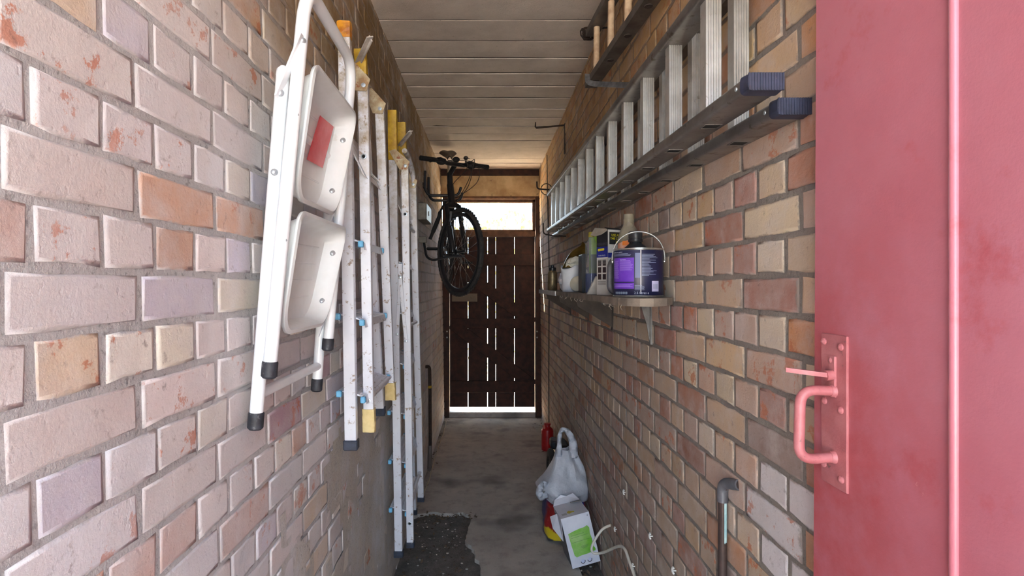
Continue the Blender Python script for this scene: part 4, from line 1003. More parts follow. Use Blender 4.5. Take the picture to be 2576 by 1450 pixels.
mb = MB(); mb.prism(rrect(.008, .165, .046, .174, .0042, 4), lambda a, b, t_: lface(a, b+.06*a, .001+t_), 0, .0006); mb.build('yellow_flash', M('mustard_ink', C(206, 190, 40), C(180, 160, 30), 60, .5), CT)
printed('TWIN PACK', .0078, .010, .146, INKW, 'lettering', CT, lface); printed('RESILIENT', .013, .005, .188, M('dim_grey_ink', C(92, 88, 96), rough=.6), 'lettering', CT, lface)
for i, s_ in enumerate(('USE AROUND', 'THE CAR OR', 'HOME')): printed(s_, .0125, (.016, .010, .036)[i], (.220, .2075, .195)[i], YEL, 'lettering', CT, rface)
mb = MB(); mb.add([lface(-.006, chh+.012, .004), lface(cl-.004, chh+.002, .001), lface(cl-.002, chh-.004, .002), lface(cl-.014, chh-.018, .018), lface(.02, chh-.024, .024), lface(-.010, chh-.016, .022)], [(0, 1, 2, 3, 4, 5)]); mb.build('flap', CGR, CT, solid=.0015)
mb = MB(); mb.add([cp(0, 0, chh), cp(0, cr, chh), cp(.02, cr, chh+.004), cp(.02, 0, chh+.010)], [(0, 1, 2, 3)]); mb.build('flap', CBK, CT, solid=.0015)
# triangular steel plate
mb = MB(); mb.prism([(.396, 0), (.436, 0), (.436, .072), (.432, .072)], lambda a, b, t_: Vector((a, 2.20+t_, SH+b)), 0, .02); pl_ = mb.build('gusset_plate', M('pale_steel_plate', C(176, 168, 158), C(150, 142, 132), 16, .55)); tag(pl_, 'pale triangular metal plate leaning against the foot of the tall carton', 'plate')
# ribbed clear bottle with blue liquid
RB = thing('ribbed_bottle', (.462, 2.45, SH), 'clear ribbed bottle with dark blue liquid in the bottom', 'bottle', GRP)
bc = Vector((.460, 2.45, SH)); pr = [(.026, 0), (.030, .004)]
for k in range(15): pr += [(.030, .010+.012*k), (.0284, .014+.012*k), (.0284, .017+.012*k)]
pr += [(.030, .192), (.026, .215), (.014, .240), (.0125, .248), (.0125, .262)]
mb = MB(); mb.lathe(pr, bc, 24); mb.build('body', M('clear_ribbed_plastic', C(176, 186, 186), rough=.1, alpha=.20), RB, smooth=True, angle=70)
mb = MB(); mb.lathe([(.0268, .003), (.0275, .006), (.0275, .088), (0, .088)], bc, 24); mb.build('liquid', M('blue_liquid', C(24, 40, 104), rough=.1), RB, smooth=True)
mb = MB(); mb.lathe([(.0145, .250), (.0150, .252), (.0150, .268), (.0135, .272), (0, .272)], bc, 18); mb.build('cap', M('olive_cap', C(150, 140, 50), rough=.4), RB, smooth=True)
# slim black can and lime carton
mb = MB(); mb.prism(rrect(.443, SH, .462, SH+.185, .008, 4), lambda a, b, t_: Vector((a, t_, b)), 2.60, 2.70); tag(mb.build('black_can', BLK, smooth=True, angle=50), 'slim black flat can standing between the white jug and the ribbed bottle', 'can', GRP)
LC = thing('lime_carton', (.505, 2.6, SH), 'lime green carton edge showing behind the ribbed bottle', 'carton')
mb = MB(); mb.box((.483, 2.575, SH), (.545, 2.64, SH+.275), .001); mb.build('box', M('lime_card', C(150, 190, 30), C(130, 170, 24), 20, .55), LC)
mb = MB(); mb.box((.480, 2.573, SH+.02), (.530, 2.5755, SH+.18), .0005); mb.build('label', M('dark_green_label', C(60, 76, 50), rough=.55), LC)
# white jug, scoop, cloth, disc
WJ = thing('plastic_jug', (.45, 2.95, SH), 'white translucent plastic jug with a broken rim, full of odds and ends', 'jug')
jc = Vector((.445, 2.95, SH)); JW = M('milky_plastic', C(226, 228, 232), C(208, 210, 216), 8, .45)
mb = MB(); m = 28
def jug(u, v):
    a = 2*PI*u; r = .045+.010*v; hgt = .142-(.05*max(0, math.cos(a+2.3)-.55)); return jc+Vector((r*math.cos(a), r*math.sin(a), hgt*v))
mb.grid(m, 8, jug, wrap=True); mb.add([jc+Vector((.045*math.cos(2*PI*k/m), .045*math.sin(2*PI*k/m), .0005)) for k in range(m)], [tuple(range(m))]); mb.build('body', JW, WJ, smooth=True, solid=.002)
mb = MB(); mb.tube(rounded([jc+Vector((.05, -.01, .12)), jc+Vector((.085, -.02, .115)), jc+Vector((.08, -.02, .03)), jc+Vector((.046, -.01, .03))], .02), .006, 8); mb.build('handle', JW, WJ, smooth=True)
BRASS = M('brass_scoop', C(150, 124, 62), C(96, 78, 40), 9, .28, .8)
mb = MB()
mb.grid(17, 12, lambda u, v: jc+Vector((.014, .004, .125))+Euler((-.15, .32, 0)).to_matrix() @ Vector((-.058*math.cos(PI*u)*math.cos(PI/2*v*.98), -.034*math.sin(PI*u)*math.cos(PI/2*v*.98), .135*math.sin(PI/2*v)-.02*math.cos(PI*u))))
tag(mb.build('scoop', BRASS, smooth=True, solid=.002), 'curved brass coloured scoop leaning out of the white jug', 'scoop')
mb = MB(); mb.ball(jc+Vector((.014, -.012, .158)), .042, 12, 9, 1.0, .7, .75)
for i, v in enumerate(mb.v): mb.v[i] = v+Vector((.010, .010, .016))*noise.fractal((v.x*40, v.y*40, v.z*40), 1, 2, 3)
tag(mb.build('crumpled_bag', M('grey_film', C(206, 204, 192), C(180, 176, 160), 30, .4), smooth=True, angle=20), 'crumpled pale plastic stuffed into the top of the white jug', 'bag')
mb = MB(); dc = Vector((.462, 2.86, SH+.044)); mb.lathe([(0, .004), (.036, .004), (.040, .001), (.040, -.002), (.036, 0), (0, 0)], dc, 26, axis=(-.50, -.84, .22)); tag(mb.build('lid', M('cream_lid', C(214, 208, 190), C(196, 190, 170), 14, .5), smooth=True), 'round cream lid leaning against the white jug', 'lid')
mb = MB(); 
mb.ball(Vector((.462, 3.42, SH+.06)), .03, 10, 8, .7, 1, 2.0)
for i, v in enumerate(mb.v): mb.v[i] = v+Vector((.012, .01, .012))*noise.fractal((v.x*50, v.y*50, v.z*50), 1, 2, 3)
tag(mb.build('crumpled_bag', M('white_film', C(226, 228, 236), rough=.4), smooth=True, angle=20), 'crumpled white film between the metal bottle and the jug', 'bag')
mb = MB(); mb.ball(Vector((.47, 3.45, SH+.012)), .02, 10, 7, 1, 1, .62); tag(mb.build('rubber_bung', BLK, smooth=True), 'small black rubber bung lying at the foot of the metal bottle', 'bung')
OB = thing('metal_bottle', (.43, 3.7, SH), 'tarnished tan metal bottle with black cap at the far end of the shelf', 'bottle', GRP)
oc = Vector((.432, 3.7, SH))
mb = MB(); mb.lathe([(.030, 0), (.032, .003), (.032, .115), (.030, .120), (.024, .132), (.020, .136)], oc, 22); mb.build('body', M('tarnished_metal', C(160, 142, 106), C(116, 100, 76), 18, .4, .6, spot=C(70, 58, 46), sscale=40), OB, smooth=True)
mb = MB(); mb.lathe([(.024, .130), (.025, .150), (.022, .153), (.013, .154), (.012, .168), (0, .169)], oc, 18); mb.build('cap', BLK, OB, smooth=True)

# ------------------------------------------------------------------ bicycle on the left wall
BK = M('black_frame_paint', C(34, 34, 36), C(26, 26, 28), 12, .3, coat=.3); TYRE = M('tyre_rubber', C(40, 38, 38), C(58, 54, 52), 40, .75); CHROME = M('bright_spoke', C(206, 204, 200), rough=.25, metal=.95); GRIP = M('grip_rubber', C(22, 22, 23), rough=.7)
BI = thing('bicycle', (-.30, 4.5, 1.37), 'black flat-bar bicycle hung on the left wall with its front wheel turned', 'bicycle')
th_ = math.radians(33)
FH = Vector((-.213, 4.05, 1.697)); RH = Vector((-.355, 5.04, 1.80))
AXF = Vector((math.cos(th_), math.sin(th_), 0)); fd = (FH-RH).normalized(); AXR = Vector((-fd.y, fd.x, 0)).normalized()*1
def wheel(c, ax, name):
    ax = ax.normalized(); u = ax.orthogonal().normalized(); u = (Vector((0, 0, 1))-ax*ax.z).normalized(); v = ax.cross(u)
    def cir(r, off=0, n=56): return [c+ax*off+(u*math.cos(2*PI*k/n)+v*math.sin(2*PI*k/n))*r for k in range(n)]
    mb = MB(); mb.tube(cir(.309), .0165, 12, closed=True)
    for k in range(64):
        a = 2*PI*k/64; d = u*math.cos(a)+v*math.sin(a); tg = v*math.cos(a)-u*math.sin(a)
        for s_ in (-1, 1): mb.bar(c+d*.3225+ax*s_*.007-tg*.008, c+d*.3225+ax*s_*.007+tg*.006, .010, .006, up=ax)
    w_ = mb.build(name, TYRE, BI, smooth=True, angle=50)
    mb = MB(); n = 56
    prof = [(-.011, .290), (-.011, .272), (-.006, .266), (.006, .266), (.011, .272), (.011, .290)]
    mb.grid(n, 6, lambda s, t_: c+ax*prof[int(round(t_*5))][0]+(u*math.cos(2*PI*s)+v*math.sin(2*PI*s))*prof[int(round(t_*5))][1], wrap=True)
    mb.build('rim', M('dark_rim', C(60, 60, 62), rough=.35, metal=.6), w_, smooth=True, angle=40)
    mb = MB(); mb.tube([c-ax*.05, c-ax*.034, c-ax*.032, c-ax*.018, c+ax*.018, c+ax*.032, c+ax*.034, c+ax*.05], [.006, .006, .021, .012, .012, .021, .006, .006], 12); mb.build('hub', M('hub_black', C(40, 40, 42), rough=.35, metal=.5), w_, smooth=True)
    for k in range(28):
        a = 2*PI*k/28; s_ = -1 if k % 2 else 1; b = a+(.55 if (k//2) % 2 else -.55)
        mb = MB(); mb.tube([c+ax*.030*s_+(u*math.cos(b)+v*math.sin(b))*.019, c+(u*math.cos(a)+v*math.sin(a))*.268], .0016, 4); mb.build('spoke', CHROME, w_)
    return w_
wheel(FH, AXF, 'front_wheel'); wheel(RH, AXR, 'rear_wheel')
CRN = Vector((-.272, 4.205, 2.055)); HT = Vector((-.296, 4.285, 2.235)); STM = Vector((-.300, 4.305, 2.330)); CLP = Vector((-.258, 4.14, 2.372)); CLP = Vector((-.250, 4.15, 2.362))
mb = MB(); mb.tube([CRN, CRN.lerp(HT, .4), HT], [.029, .026, .027], 14); mb.build('head_tube', BK, BI, smooth=True)
mb = MB(); mb.tube([HT, HT+(STM-HT)*.15, STM], [.023, .022, .022], 14); mb.bar(STM-Vector((0, 0, .01)), CLP, .032, .034, ch=.008, ext=.012); mb.build('stem', GRIP, BI, smooth=True)
fwd = Vector((math.sin(th_), -math.cos(th_), 0))
FK = None
mb = MB(); mb.tube([CRN-AXF*.058, CRN-AXF*.03+Vector((0, 0, .012)), CRN+AXF*.03+Vector((0, 0, .012)), CRN+AXF*.058], [.018, .021, .021, .018], 12)
FK = mb.build('fork_crown', BK, BI, smooth=True)
for s_ in (-1, 1):
    a = CRN+AXF*.056*s_; b = FH+AXF*.054*s_
    mb = MB(); mb.tube([a+Vector((0, 0, .01)), a.lerp(b, .45), a.lerp(b, .46), a.lerp(b, .5), b+Vector((0, 0, .02)), b], [.0165, .0165, .0215, .021, .019, .015], 12); mb.build('fork_leg', BK, BI, smooth=True)
    mb = MB(); p = a.lerp(b, .36)-fwd*.0+fwd*.02; mb.bar(p, p+Vector((0, 0, .08))-AXF*s_*.012, .016, .014, ch=.003); mb.bar(p+Vector((0, 0, .02))-AXF*s_*.022, p+Vector((0, 0, .02))-AXF*s_*.022+fwd*.05, .010, .014, ch=.002); mb.build('brake_arm', M('brake_silver', C(150, 150, 152), rough=.3, metal=.8), BI)
BBP = Vector((-.318, 4.66, 1.70)); SCL = Vector((-.345, 4.83, 2.15)); STP = Vector((-.352, 4.92, 2.560))
HB = CRN.lerp(HT, .25); HTT = CRN.lerp(HT, .8)
for nm, p, q, r in (('top_tube', HTT, SCL, .016), ('down_tube', HB, BBP, .022), ('seat_tube', BBP, SCL+(SCL-BBP)*.06, .0165)):
    mb = MB(); mb.tube([p, q], r, 12); mb.build(nm, BK, BI, smooth=True)
for s_ in (-1, 1):
    mb = MB(); mb.tube([BBP+AXR*s_*.03, RH+AXR*s_*.06], .009, 8); mb.build('chainstay', BK, BI, smooth=True)
    mb = MB(); mb.tube([SCL+AXR*s_*.016, RH+AXR*s_*.06], .0075, 8); mb.build('seatstay', BK, BI, smooth=True)
mb = MB(); mb.tube([SCL, STP], .0136, 10); mb.build('seat_post', CHROME, BI, smooth=True)
mb = MB()
def sad(u, v):
    # nose towards the bars, two raised cheeks at the back
    s = v; wd = .020+.066*max(0, (s-.25)/.75)**1.25; a = PI*u
    x = wd*math.cos(a)*(1-.25*max(0, s-.92)/.08); z = .034*math.sin(a)*(.45+.75*s)+.032*s*s*abs(math.cos(a))**1.3-.004*math.cos(2*a)
    ax_ = -AXR; return STP+fd*(.13-.27*s)+Vector((AXR.x, AXR.y, 0))*x+Vector((0, 0, .005+z+.060*s))
mb.grid(15, 14, sad); mb.build('saddle', M('brown_black_saddle', C(74, 60, 52), C(52, 42, 38), 9, .45), BI, smooth=True, solid=.008)
# bars, grips, levers, shifters
bar0, bar1 = CLP-AXF*.30+Vector((0, 0, .012)), CLP+AXF*.30+Vector((0, 0, -.012))
tl = Vector((0, 0, 1))
LW = Vector((-.488, 3.955, 2.370)); RW = Vector((0.0, 4.29, 2.374))
bdir = (RW-LW).normalized(); bc_ = (LW+RW)/2
mb = MB(); mb.tube([LW, LW.lerp(RW, .28), LW.lerp(RW, .38)+Vector((0, 0, -.012)), LW.lerp(RW, .62)+Vector((0, 0, -.012)), LW.lerp(RW, .72), RW], [.0125, .0125, .0165, .0165, .0125, .0125], 12)
HBR = mb.build('handlebar', BK, BI, smooth=True)
for s_, e in ((1, LW), (-1, RW)):
    mb = MB(); mb.tube([e-bdir*s_*.002, e, e+bdir*s_*.004, e+bdir*s_*.125, e+bdir*s_*.13], [.013, .0175, .0185, .0175, .014], 12); mb.build('grip', GRIP, HBR, smooth=True)
    p = e+bdir*s_*.165
    mb = MB(); mb.tube([p-bdir*s_*.03, p, p+bdir*s_*.04], [.019, .026, .018], 12); mb.ball(p+fwd*.02+Vector((0, 0, -.012)), .030, 12, 8, 1.3, .9, .8); mb.build('shifter', GRIP, HBR, smooth=True)
    mb = MB(); mb.tube(bez([p+bdir*s_*.01+fwd*.02, p+fwd*.045+Vector((0, 0, -.012)), p-bdir*s_*.07+fwd*.058+Vector((0, 0, -.018)), p-bdir*s_*.115+fwd*.055+Vector((0, 0, -.034))], 6), [.008]*7+[.0062]*6+[.005]*6, 8); mb.build('brake_lever', M('lever_black', C(38, 38, 40), rough=.3, metal=.5), HBR, smooth=True)
mb = MB(); bp = RW-bdir*.205+Vector((0, 0, .012)); mb.tube([bp, bp+Vector((0, 0, .016))], .008, 8); mb.ball(bp+Vector((0, 0, .034)), .019, 12, 8, 1, 1, .85); mb.bar(bp+Vector((0, 0, .034)), bp+bdir*.032+Vector((0, 0, .033)), .006, .005); mb.build('bell', M('bell_black', C(54, 48, 44), rough=.35), BI, smooth=True)
mb = MB(); lp_ = CLP+Vector((.01, -.02, .035)); mb.ball(lp_, .026, 12, 8, 1.1, .9, .8); mb.build('front_light', GRIP, BI, smooth=True)
for pts in ([LW+bdir*.20+fwd*.05, CLP+fwd*.14+Vector((.04, 0, -.06)), CLP+fwd*.09+Vector((.055, 0, -.17)), CRN+Vector((.045, -.02, .05))],
            [RW-bdir*.20+fwd*.05, CLP+fwd*.13+Vector((.08, 0, .01)), CLP+fwd*.08+Vector((.06, 0, -.13)), CRN+Vector((.03, -.03, .02))],
            [LW+bdir*.21+fwd*.04, CLP+fwd*.18+Vector((.06, 0, -.02)), CLP+fwd*.15+Vector((.09, 0, -.15)), HT+Vector((.06, -.04, -.10)), HTT+Vector((.02, .03, -.05))],
            [RW-bdir*.21+fwd*.04, CLP+fwd*.10+Vector((.03, 0, -.06)), HT+Vector((.02, -.06, -.02)), CRN+Vector((.02, .02, .04))]):
    mb = MB(); mb.tube(bez(pts, 8), .0026, 6); mb.build('cable', M('cable_black', C(40, 34, 32), rough=.5), BI, smooth=True)
# cranks, chainring, pedals
mb = MB(); mb.tube([BBP-AXR*.07, BBP+AXR*.07], .018, 12); mb.build('bottom_bracket', BK, BI, smooth=True)
mb = MB(); mb.lathe([(.03, 0), (.085, 0), (.088, .001), (.085, .003), (.03, .003)], BBP-AXR*.05, 32, axis=AXR); mb.build('chainring', M('chainring', C(120, 118, 116), rough=.35, metal=.8), BI, smooth=True)
for s_, dv in ((-1, Vector((-.02, -.155, .05))), (1, Vector((.02, .155, -.05)))):
    c_ = BBP+AXR*.075*s_; mb = MB(); mb.bar(c_, c_+dv, .022, .012, up=AXR, ch=.003, ext=.01); cr_ = mb.build('crank', M('crank_grey', C(96, 96, 98), rough=.35, metal=.7), BI)
    p = c_+dv+AXR*.042*s_; mb = MB(); mb.box(p-Vector((.045, .035, .010)), p+Vector((.045, .035, .010)), .005); mb.build('pedal', GRIP, cr_)
mb = MB(); q = [Vector((-.352, 4.06, 2.00)), Vector((-.362, 4.04, 1.95)), Vector((-.40, 4.02, 1.85)), Vector((-.425, 4.02, 1.79))]
mb.tube(bez([Vector((-.318, 4.12, 2.08))]+q, 5), [.008]*6+[.014]*5+[.016]*5+[.012]*5, 8); mb.build('mudguard_strap', GRIP, BI, smooth=True)
# wall hanger carrying the bicycle
HG = thing('bicycle_hanger', (-.45, 4.5, 2.18), 'black two-armed steel wall hanger carrying the bicycle by its top tube', 'hanger')
for y in (4.36, 4.62):
    x0 = XL(2.25)+.012
    tz = 2.20
    mb = MB(); mb.tube(rounded([(x0, y, 2.36), (x0, y, tz+.012), (x0+.03, y, tz-.035), (-.235, y, tz-.035), (-.215, y, tz+.03)], .035), .011, 10); mb.build('arm', M('hanger_black', C(30, 30, 34), rough=.4), HG, smooth=True)
mb = MB(); mb.box((XL(2.3)-.004, 4.30, 2.22), (XL(2.3)+.006, 4.68, 2.26), .002); mb.build('wall_plate', IRON, HG)
mb = MB(); yb_ = 4.02; x0 = XL(1.75)
mb.tube(rounded([(x0+.03, yb_, 1.80), (x0+.055, yb_-.01, 1.66), (x0+.10, yb_-.01, 1.635), (-.27, 4.02, 1.665), (-.17, 4.02, 1.665)], .03), .009, 8); wh = mb.build('wheel_arm', M('hanger_black', C(30, 30, 34)), HG, smooth=True)
mb = MB(); mb.box((x0-.002, yb_-.02, 1.765), (x0+.055, yb_+.025, 1.81), .004); mb.build('wall_block', M('grey_block', C(140, 134, 124), C(116, 110, 102), 20, .6), wh)
# junction box and conduit on the left wall
JB = thing('junction_box', (-.475, 4.17, 1.93), 'grey metal junction box on the left wall beside the bicycle', 'junction box')
mb = MB(); mb.box((XL(2)-.004, 4.0, 1.93), (XL(2)+.058, 4.33, 2.055), .004); mb.build('body', M('grey_box_metal', C(128, 122, 112), C(96, 90, 82), 18, .45, .4), JB)
mb = MB(); mb.box((XL(2)+.056, 4.005, 1.934), (XL(2)+.062, 4.325, 2.051), .002); mb.lathe([(.018, 0), (.016, .006), (0, .007)], (XL(2)+.062, 4.12, 1.99), 12, axis=(1, 0, 0)); mb.build('cover', M('box_cover', C(176, 172, 160), C(150, 146, 134), 18, .4, .4), JB, smooth=True)
CN = thing('conduit', (-.46, 4.4, .02), 'thin black conduit with a yellow band low on the left wall', 'pipe')
xw = XL(.5)+.022
mb = MB(); mb.tube(rounded([(XL(.8)-.01, 4.30, .815), (xw, 4.36, .812), (xw, 4.39, .60), (xw-.0, 4.40, .30), (xw, 4.40, .16)], .04), .013, 10); mb.build('upper_pipe', IRON, CN, smooth=True)
mb = MB(); mb.tube([(xw, 4.40, .17), (xw, 4.38, .10), (xw+.01, 4.25, .03)], .016, 10); mb.build('lower_pipe', M('grey_conduit', C(96, 90, 86), rough=.6), CN, smooth=True)
mb = MB(); mb.tube([(xw, 4.382, .655), (xw, 4.384, .635)], .0145, 10); mb.build('band', YELLOW, CN, smooth=True)
mb = MB(); mb.tube(bez([(XL(0)+.03, 2.62, .03), (XL(0)+.032, 2.4, .028), (XL(0)+.03, 2.0, .026), (XL(0)+.03, 1.4, .024)], 5), .022, 10)
tag(mb.build('floor_pipe', M('blue_grey_pipe', C(104, 112, 122), C(84, 90, 98), 14, .6), smooth=True), 'blue-grey pipe lying along the foot of the left wall', 'pipe')
# pipe on the right wall
RP = thing('wall_pipe', (.55, 1.3, 0), 'dark copper pipe with a streak of pale paint bending into the right wall', 'pipe')
xw = XR(.5)-.018
mb = MB(); mb.tube(rounded([(xw, 1.318, .0), (xw, 1.318, .985), (XR(1)+.004, 1.262, 1.0)], .05, 8), .0105, 14); mb.build('pipe', M('dark_pipe', C(92, 76, 72), C(68, 58, 56), 16, .4, .4), RP, smooth=True)
mb = MB(); el = rounded([(xw, 1.318, .94), (xw, 1.318, .985), (XR(1)+.002, 1.262, 1.0)], .035, 8); mb.tube(el, .0128, 14); mb.build('elbow', M('grey_elbow', C(120, 120, 126), C(94, 94, 100), 20, .45, .4), RP, smooth=True)
mb = MB(); mb.grid(5, 14, lambda u, v: Vector((xw+.0111*math.cos(-1.6+.65*u), 1.318+.0111*math.sin(-1.6+.65*u)*1.0, .955-.11*v+.006*noise.noise((u*3, v*9, 1))))); mb.build('paint_streak', M('pale_paint', C(186, 214, 214), C(150, 190, 196), 40, .5), RP, smooth=True)
# cable clips
CLIPM = M('white_clip', C(232, 230, 226), rough=.4)
for px, py, lb in ((1574, 1242, 'white cable clip highest on the right wall, above the box'), (1551, 1338, 'white cable clip just above the loose cable end'), (1641, 1353, 'white cable clip midway between the box and the pipe'), (1700, 1440, 'white cable clip lowest, nearest the pipe'), (1597, 1432, 'white cable clip beside the drooping cable')):
    Y = .575*F/(px-CX); z = EYE-(py-CY)*Y/F; Y = XR(z)*F/(px-CX)
    mb = MB(); c_ = Vector((XR(z)-.004, Y, z)); pts = [c_+Vector((-.004, .007*math.cos(a), .009*math.sin(a))) for a in [math.radians(x) for x in range(-130, 131, 26)]]
    mb.tube(pts, .0032, 6); mb.tube([c_+Vector((.006, -.002, 0)), c_+Vector((-.006, -.002, 0))], .002, 6)
    tag(mb.build('cable_clip', CLIPM, smooth=True), lb, 'clip', 'white cable clips left on the right wall')

# ------------------------------------------------------------------ on the floor
# red bottle
RC = thing('fuel_bottle', (.53, 4.85, 0), 'red plastic bottle on the floor at the far right', 'bottle')
rc = Vector((.522, 4.85, 0)); REDP = M('red_plastic', C(186, 32, 34), C(160, 24, 28), 12, .35)
mb = MB(); mb.lathe([(.046, 0), (.052, .005), (.052, .17), (.046, .19), (.026, .206), (.024, .21), (.024, .222), (.03, .224), (.03, .236), (.022, .238), (0, .238)], rc, 24); mb.build('body', REDP, RC, smooth=True)
mb = MB(); mb.tube([rc+Vector((-.03, -.02, .195)), rc+Vector((-.034, -.022, .222))], .012, 10); mb.build('spout', M('pale_red_cap', C(206, 120, 104), rough=.45), RC, smooth=True)
mb = MB(); mb.lathe([(.018, 0), (.03, .003), (.03, .09), (.026, .10), (.019, .105), (.019, .122), (.021, .123), (.021, .134), (0, .135)], (.50, 4.42, 0), 18); tag(mb.build('red_tub', REDP, smooth=True), 'small red capped tub in front of the red bottle', 'tub')
# black wheeled machine behind the bag
WM = thing('vacuum_cleaner', (.48, 3.8, 0), 'black wheeled machine with grey spoked wheel, half hidden by the carrier bag', 'machine')
mb = MB(); mb.box((.455, 3.62, .03), (.565, 4.02, .30), .03); mb.box((.47, 3.70, .28), (.56, 3.92, .37), .025); mb.build('body', BLK, WM, smooth=True)
mb = MB(); mb.box((.44, 3.86, .30), (.50, 3.98, .36), .012); mb.build('catch', M('charcoal', C(50, 50, 56), rough=.5), WM, smooth=True)
mb = MB(); wc = Vector((.44, 3.84, .158)); mb.lathe([(.10, -.02), (.14, -.02), (.152, -.012), (.155, 0), (.152, .012), (.14, .02), (.10, .02), (.095, 0)], wc, 32, axis=(-1, 0, 0)); wh_ = mb.build('wheel', TYRE, WM, smooth=True)
mb = MB(); mb.lathe([(.0, .006), (.03, .010), (.035, -.002)], wc, 20, axis=(-1, 0, 0))
for k in range(6):
    a = 2*PI*k/6; d = Vector((0, math.cos(a), math.sin(a))); mb.bar(wc+d*.025, wc+d*.105, .022, .010, up=(1, 0, 0), ch=.002)
mb.lathe([(.096, -.004), (.112, -.004), (.112, .006), (.096, .006)], wc, 28, axis=(-1, 0, 0)); mb.build('hub_cap', M('grey_hub', C(140, 138, 134), C(110, 108, 104), 20, .5), wh_, smooth=True)
# printed sack under the bag
SK = thing('sack', (.46, 3.26, 0), 'blue, red and yellow printed plastic sack slumped under the carrier bag', 'sack')
t = Nt('sack_print'); g = t.new('ShaderNodeSeparateXYZ'); t.link(t.pos(), g.inputs[0])
zz = t.math('ADD', g.outputs['Z'], t.math('MULTIPLY', t.math('SUBTRACT', t.noise(9, 3), .5), .08))
c = t.mix(t.ramp(zz, .205, .212), C(150, 34, 36), C(36, 78, 190)); c = t.mix(t.ramp(zz, .075, .08), C(214, 186, 40), c); c = t.mix(t.ramp(zz, .022, .026), C(60, 58, 64), c)
c = t.mix(t.ramp(g.outputs['Y'], .30, .31), c, c); far = t.new('ShaderNodeMapRange'); far.inputs[1].default_value = 3.16; far.inputs[2].default_value = 3.22; t.link(g.outputs['Y'], far.inputs[0])
c = t.mix(far.outputs[0], c, C(36, 44, 120)); t.color(c); t.set(Roughness=.35); t.bump(t.noise(30, 5), .6, .01)
mb = MB()
def sackp(u, v):
    a = 2*PI*u; zc_ = math.sin(PI*v*.5); hw = .125*(1-.35*max(0, v-.4)); hl = .20*(1-.3*v)
    p = Vector((.452+hw*(abs(math.cos(a))**.6)*math.copysign(1, math.cos(a)), 3.26+hl*(abs(math.sin(a))**.6)*math.copysign(1, math.sin(a)), .012+.20*zc_))
    return p+Vector((.016, .02, .016))*noise.fractal((p.x*9, p.y*9, p.z*12), 1, 2, 3)
mb.grid(40, 14, sackp, wrap=True); mb.add([Vector((.452, 3.26, .215))]+[sackp(k/40, 1) for k in range(40)], [(0, 1+k, 1+(k+1) % 40) for k in range(40)]); mb.build('bag', t.m, SK, smooth=True)
# white carrier bag
t = Nt('carrier_plastic'); c = t.mix(t.ramp(t.noise(9, 5), .35, .65), C(226, 228, 236), C(206, 208, 218)); t.color(c); t.set(Roughness=.36)
t.b.inputs['Subsurface Weight'].default_value = 0.0
tl_ = t.new('ShaderNodeBsdfTranslucent'); tl_.inputs[0].default_value = C(220, 224, 234); ms = t.new('ShaderNodeMixShader'); ms.inputs[0].default_value = .28
t.link(t.b.outputs[0], ms.inputs[1]); t.link(tl_.outputs[0], ms.inputs[2]); t.link(ms.outputs[0], t.n['Material Output'].inputs[0])
t.bump(t.math('ADD', t.noise(22, 6, .65), t.noise(60, 4)), .55, .010); CARR = t.m
CBG = thing('carrier_bag', (.45, 3.2, .2), 'crumpled white plastic carrier bag slumped on the printed sack', 'bag')
prof = [(.215, .335, .578, .13), (.235, .33, .580, .15), (.262, .318, .582, .165), (.285, .285, .581, .16), (.305, .278, .579, .15), (.325, .298, .576, .14), (.345, .318, .572, .13), (.375, .338, .562, .115), (.41, .356, .548, .10), (.445, .372, .532, .085), (.48, .382, .516, .07), (.505, .388, .505, .055)]
mb = MB(); nu = 44
def bagp(u, v):
    s = v*(len(prof)-1); i = min(int(s), len(prof)-2); f_ = s-i
    z, xa, xb, dp = [prof[i][k]*(1-f_)+prof[i+1][k]*f_ for k in range(4)]
    a = 2*PI*u; x = (xa+xb)/2+(xb-xa)/2*math.cos(a); y = 3.20+dp*math.sin(a)*(.8+.2*math.sin(2*a))
    p = Vector((x, y, z)); nrm = Vector((math.cos(a)*.5, math.sin(a), 0))
    k = abs(noise.noise((p.x*7, p.y*7, p.z*9)))*.05+.022*noise.fractal((p.x*18, p.y*18, p.z*20), 1, 2, 3)
    fold = .016*math.sin(a*5+z*18+2*noise.noise((a, z*6, 3)))*min(1, v*1.5)
    p = p+Vector((0, math.sin(a), 0))*(fold-k*.6)+Vector((.35*fold*math.cos(a), 0, .010*noise.noise((p.x*14, p.y*14, 2))))
    p.x = min(p.x, XR(z)-.006); return p
mb.grid(nu, 34, bagp, wrap=True); mb.build('body', CARR, CBG, smooth=True, angle=35)
def band(pts, wds, name):
    mb = MB(); P = bez(pts, 6); vs = []; n = len(P)
    for i, p in enumerate(P):
        s = i/(n-1)*(len(wds)-1); k = min(int(s), len(wds)-2); wv_ = wds[k]*(1-(s-k))+wds[k+1]*(s-k)
        t_ = (P[min(i+1, n-1)]-P[max(i-1, 0)]).normalized(); sd_ = t_.cross(Vector((0, 1, 0))).normalized()
        for q in (-1, -.3, .35, 1): vs.append(p+sd_*wv_*q+Vector((0, .008*math.cos(q*2+i)+.012*abs(q), 0)))
    mb.add(vs, [(4*i+k, 4*i+k+1, 4*i+5+k, 4*i+4+k) for i in range(n-1) for k in range(3)])
    return mb.build(name, CARR, CBG, smooth=True, solid=.0012)
band([(.408, 3.15, .47), (.408, 3.15, .53), (.412, 3.16, .59), (.432, 3.165, .622), (.462, 3.17, .605), (.487, 3.17, .555), (.492, 3.165, .50), (.488, 3.16, .46)], [.022, .014, .012, .012, .016, .022, .026, .026], 'handle')
band([(.33, 3.10, .32), (.312, 3.08, .34), (.295, 3.06, .335), (.285, 3.06, .30), (.30, 3.07, .272), (.335, 3.09, .275)], [.02, .018, .015, .02, .022, .02], 'handle')
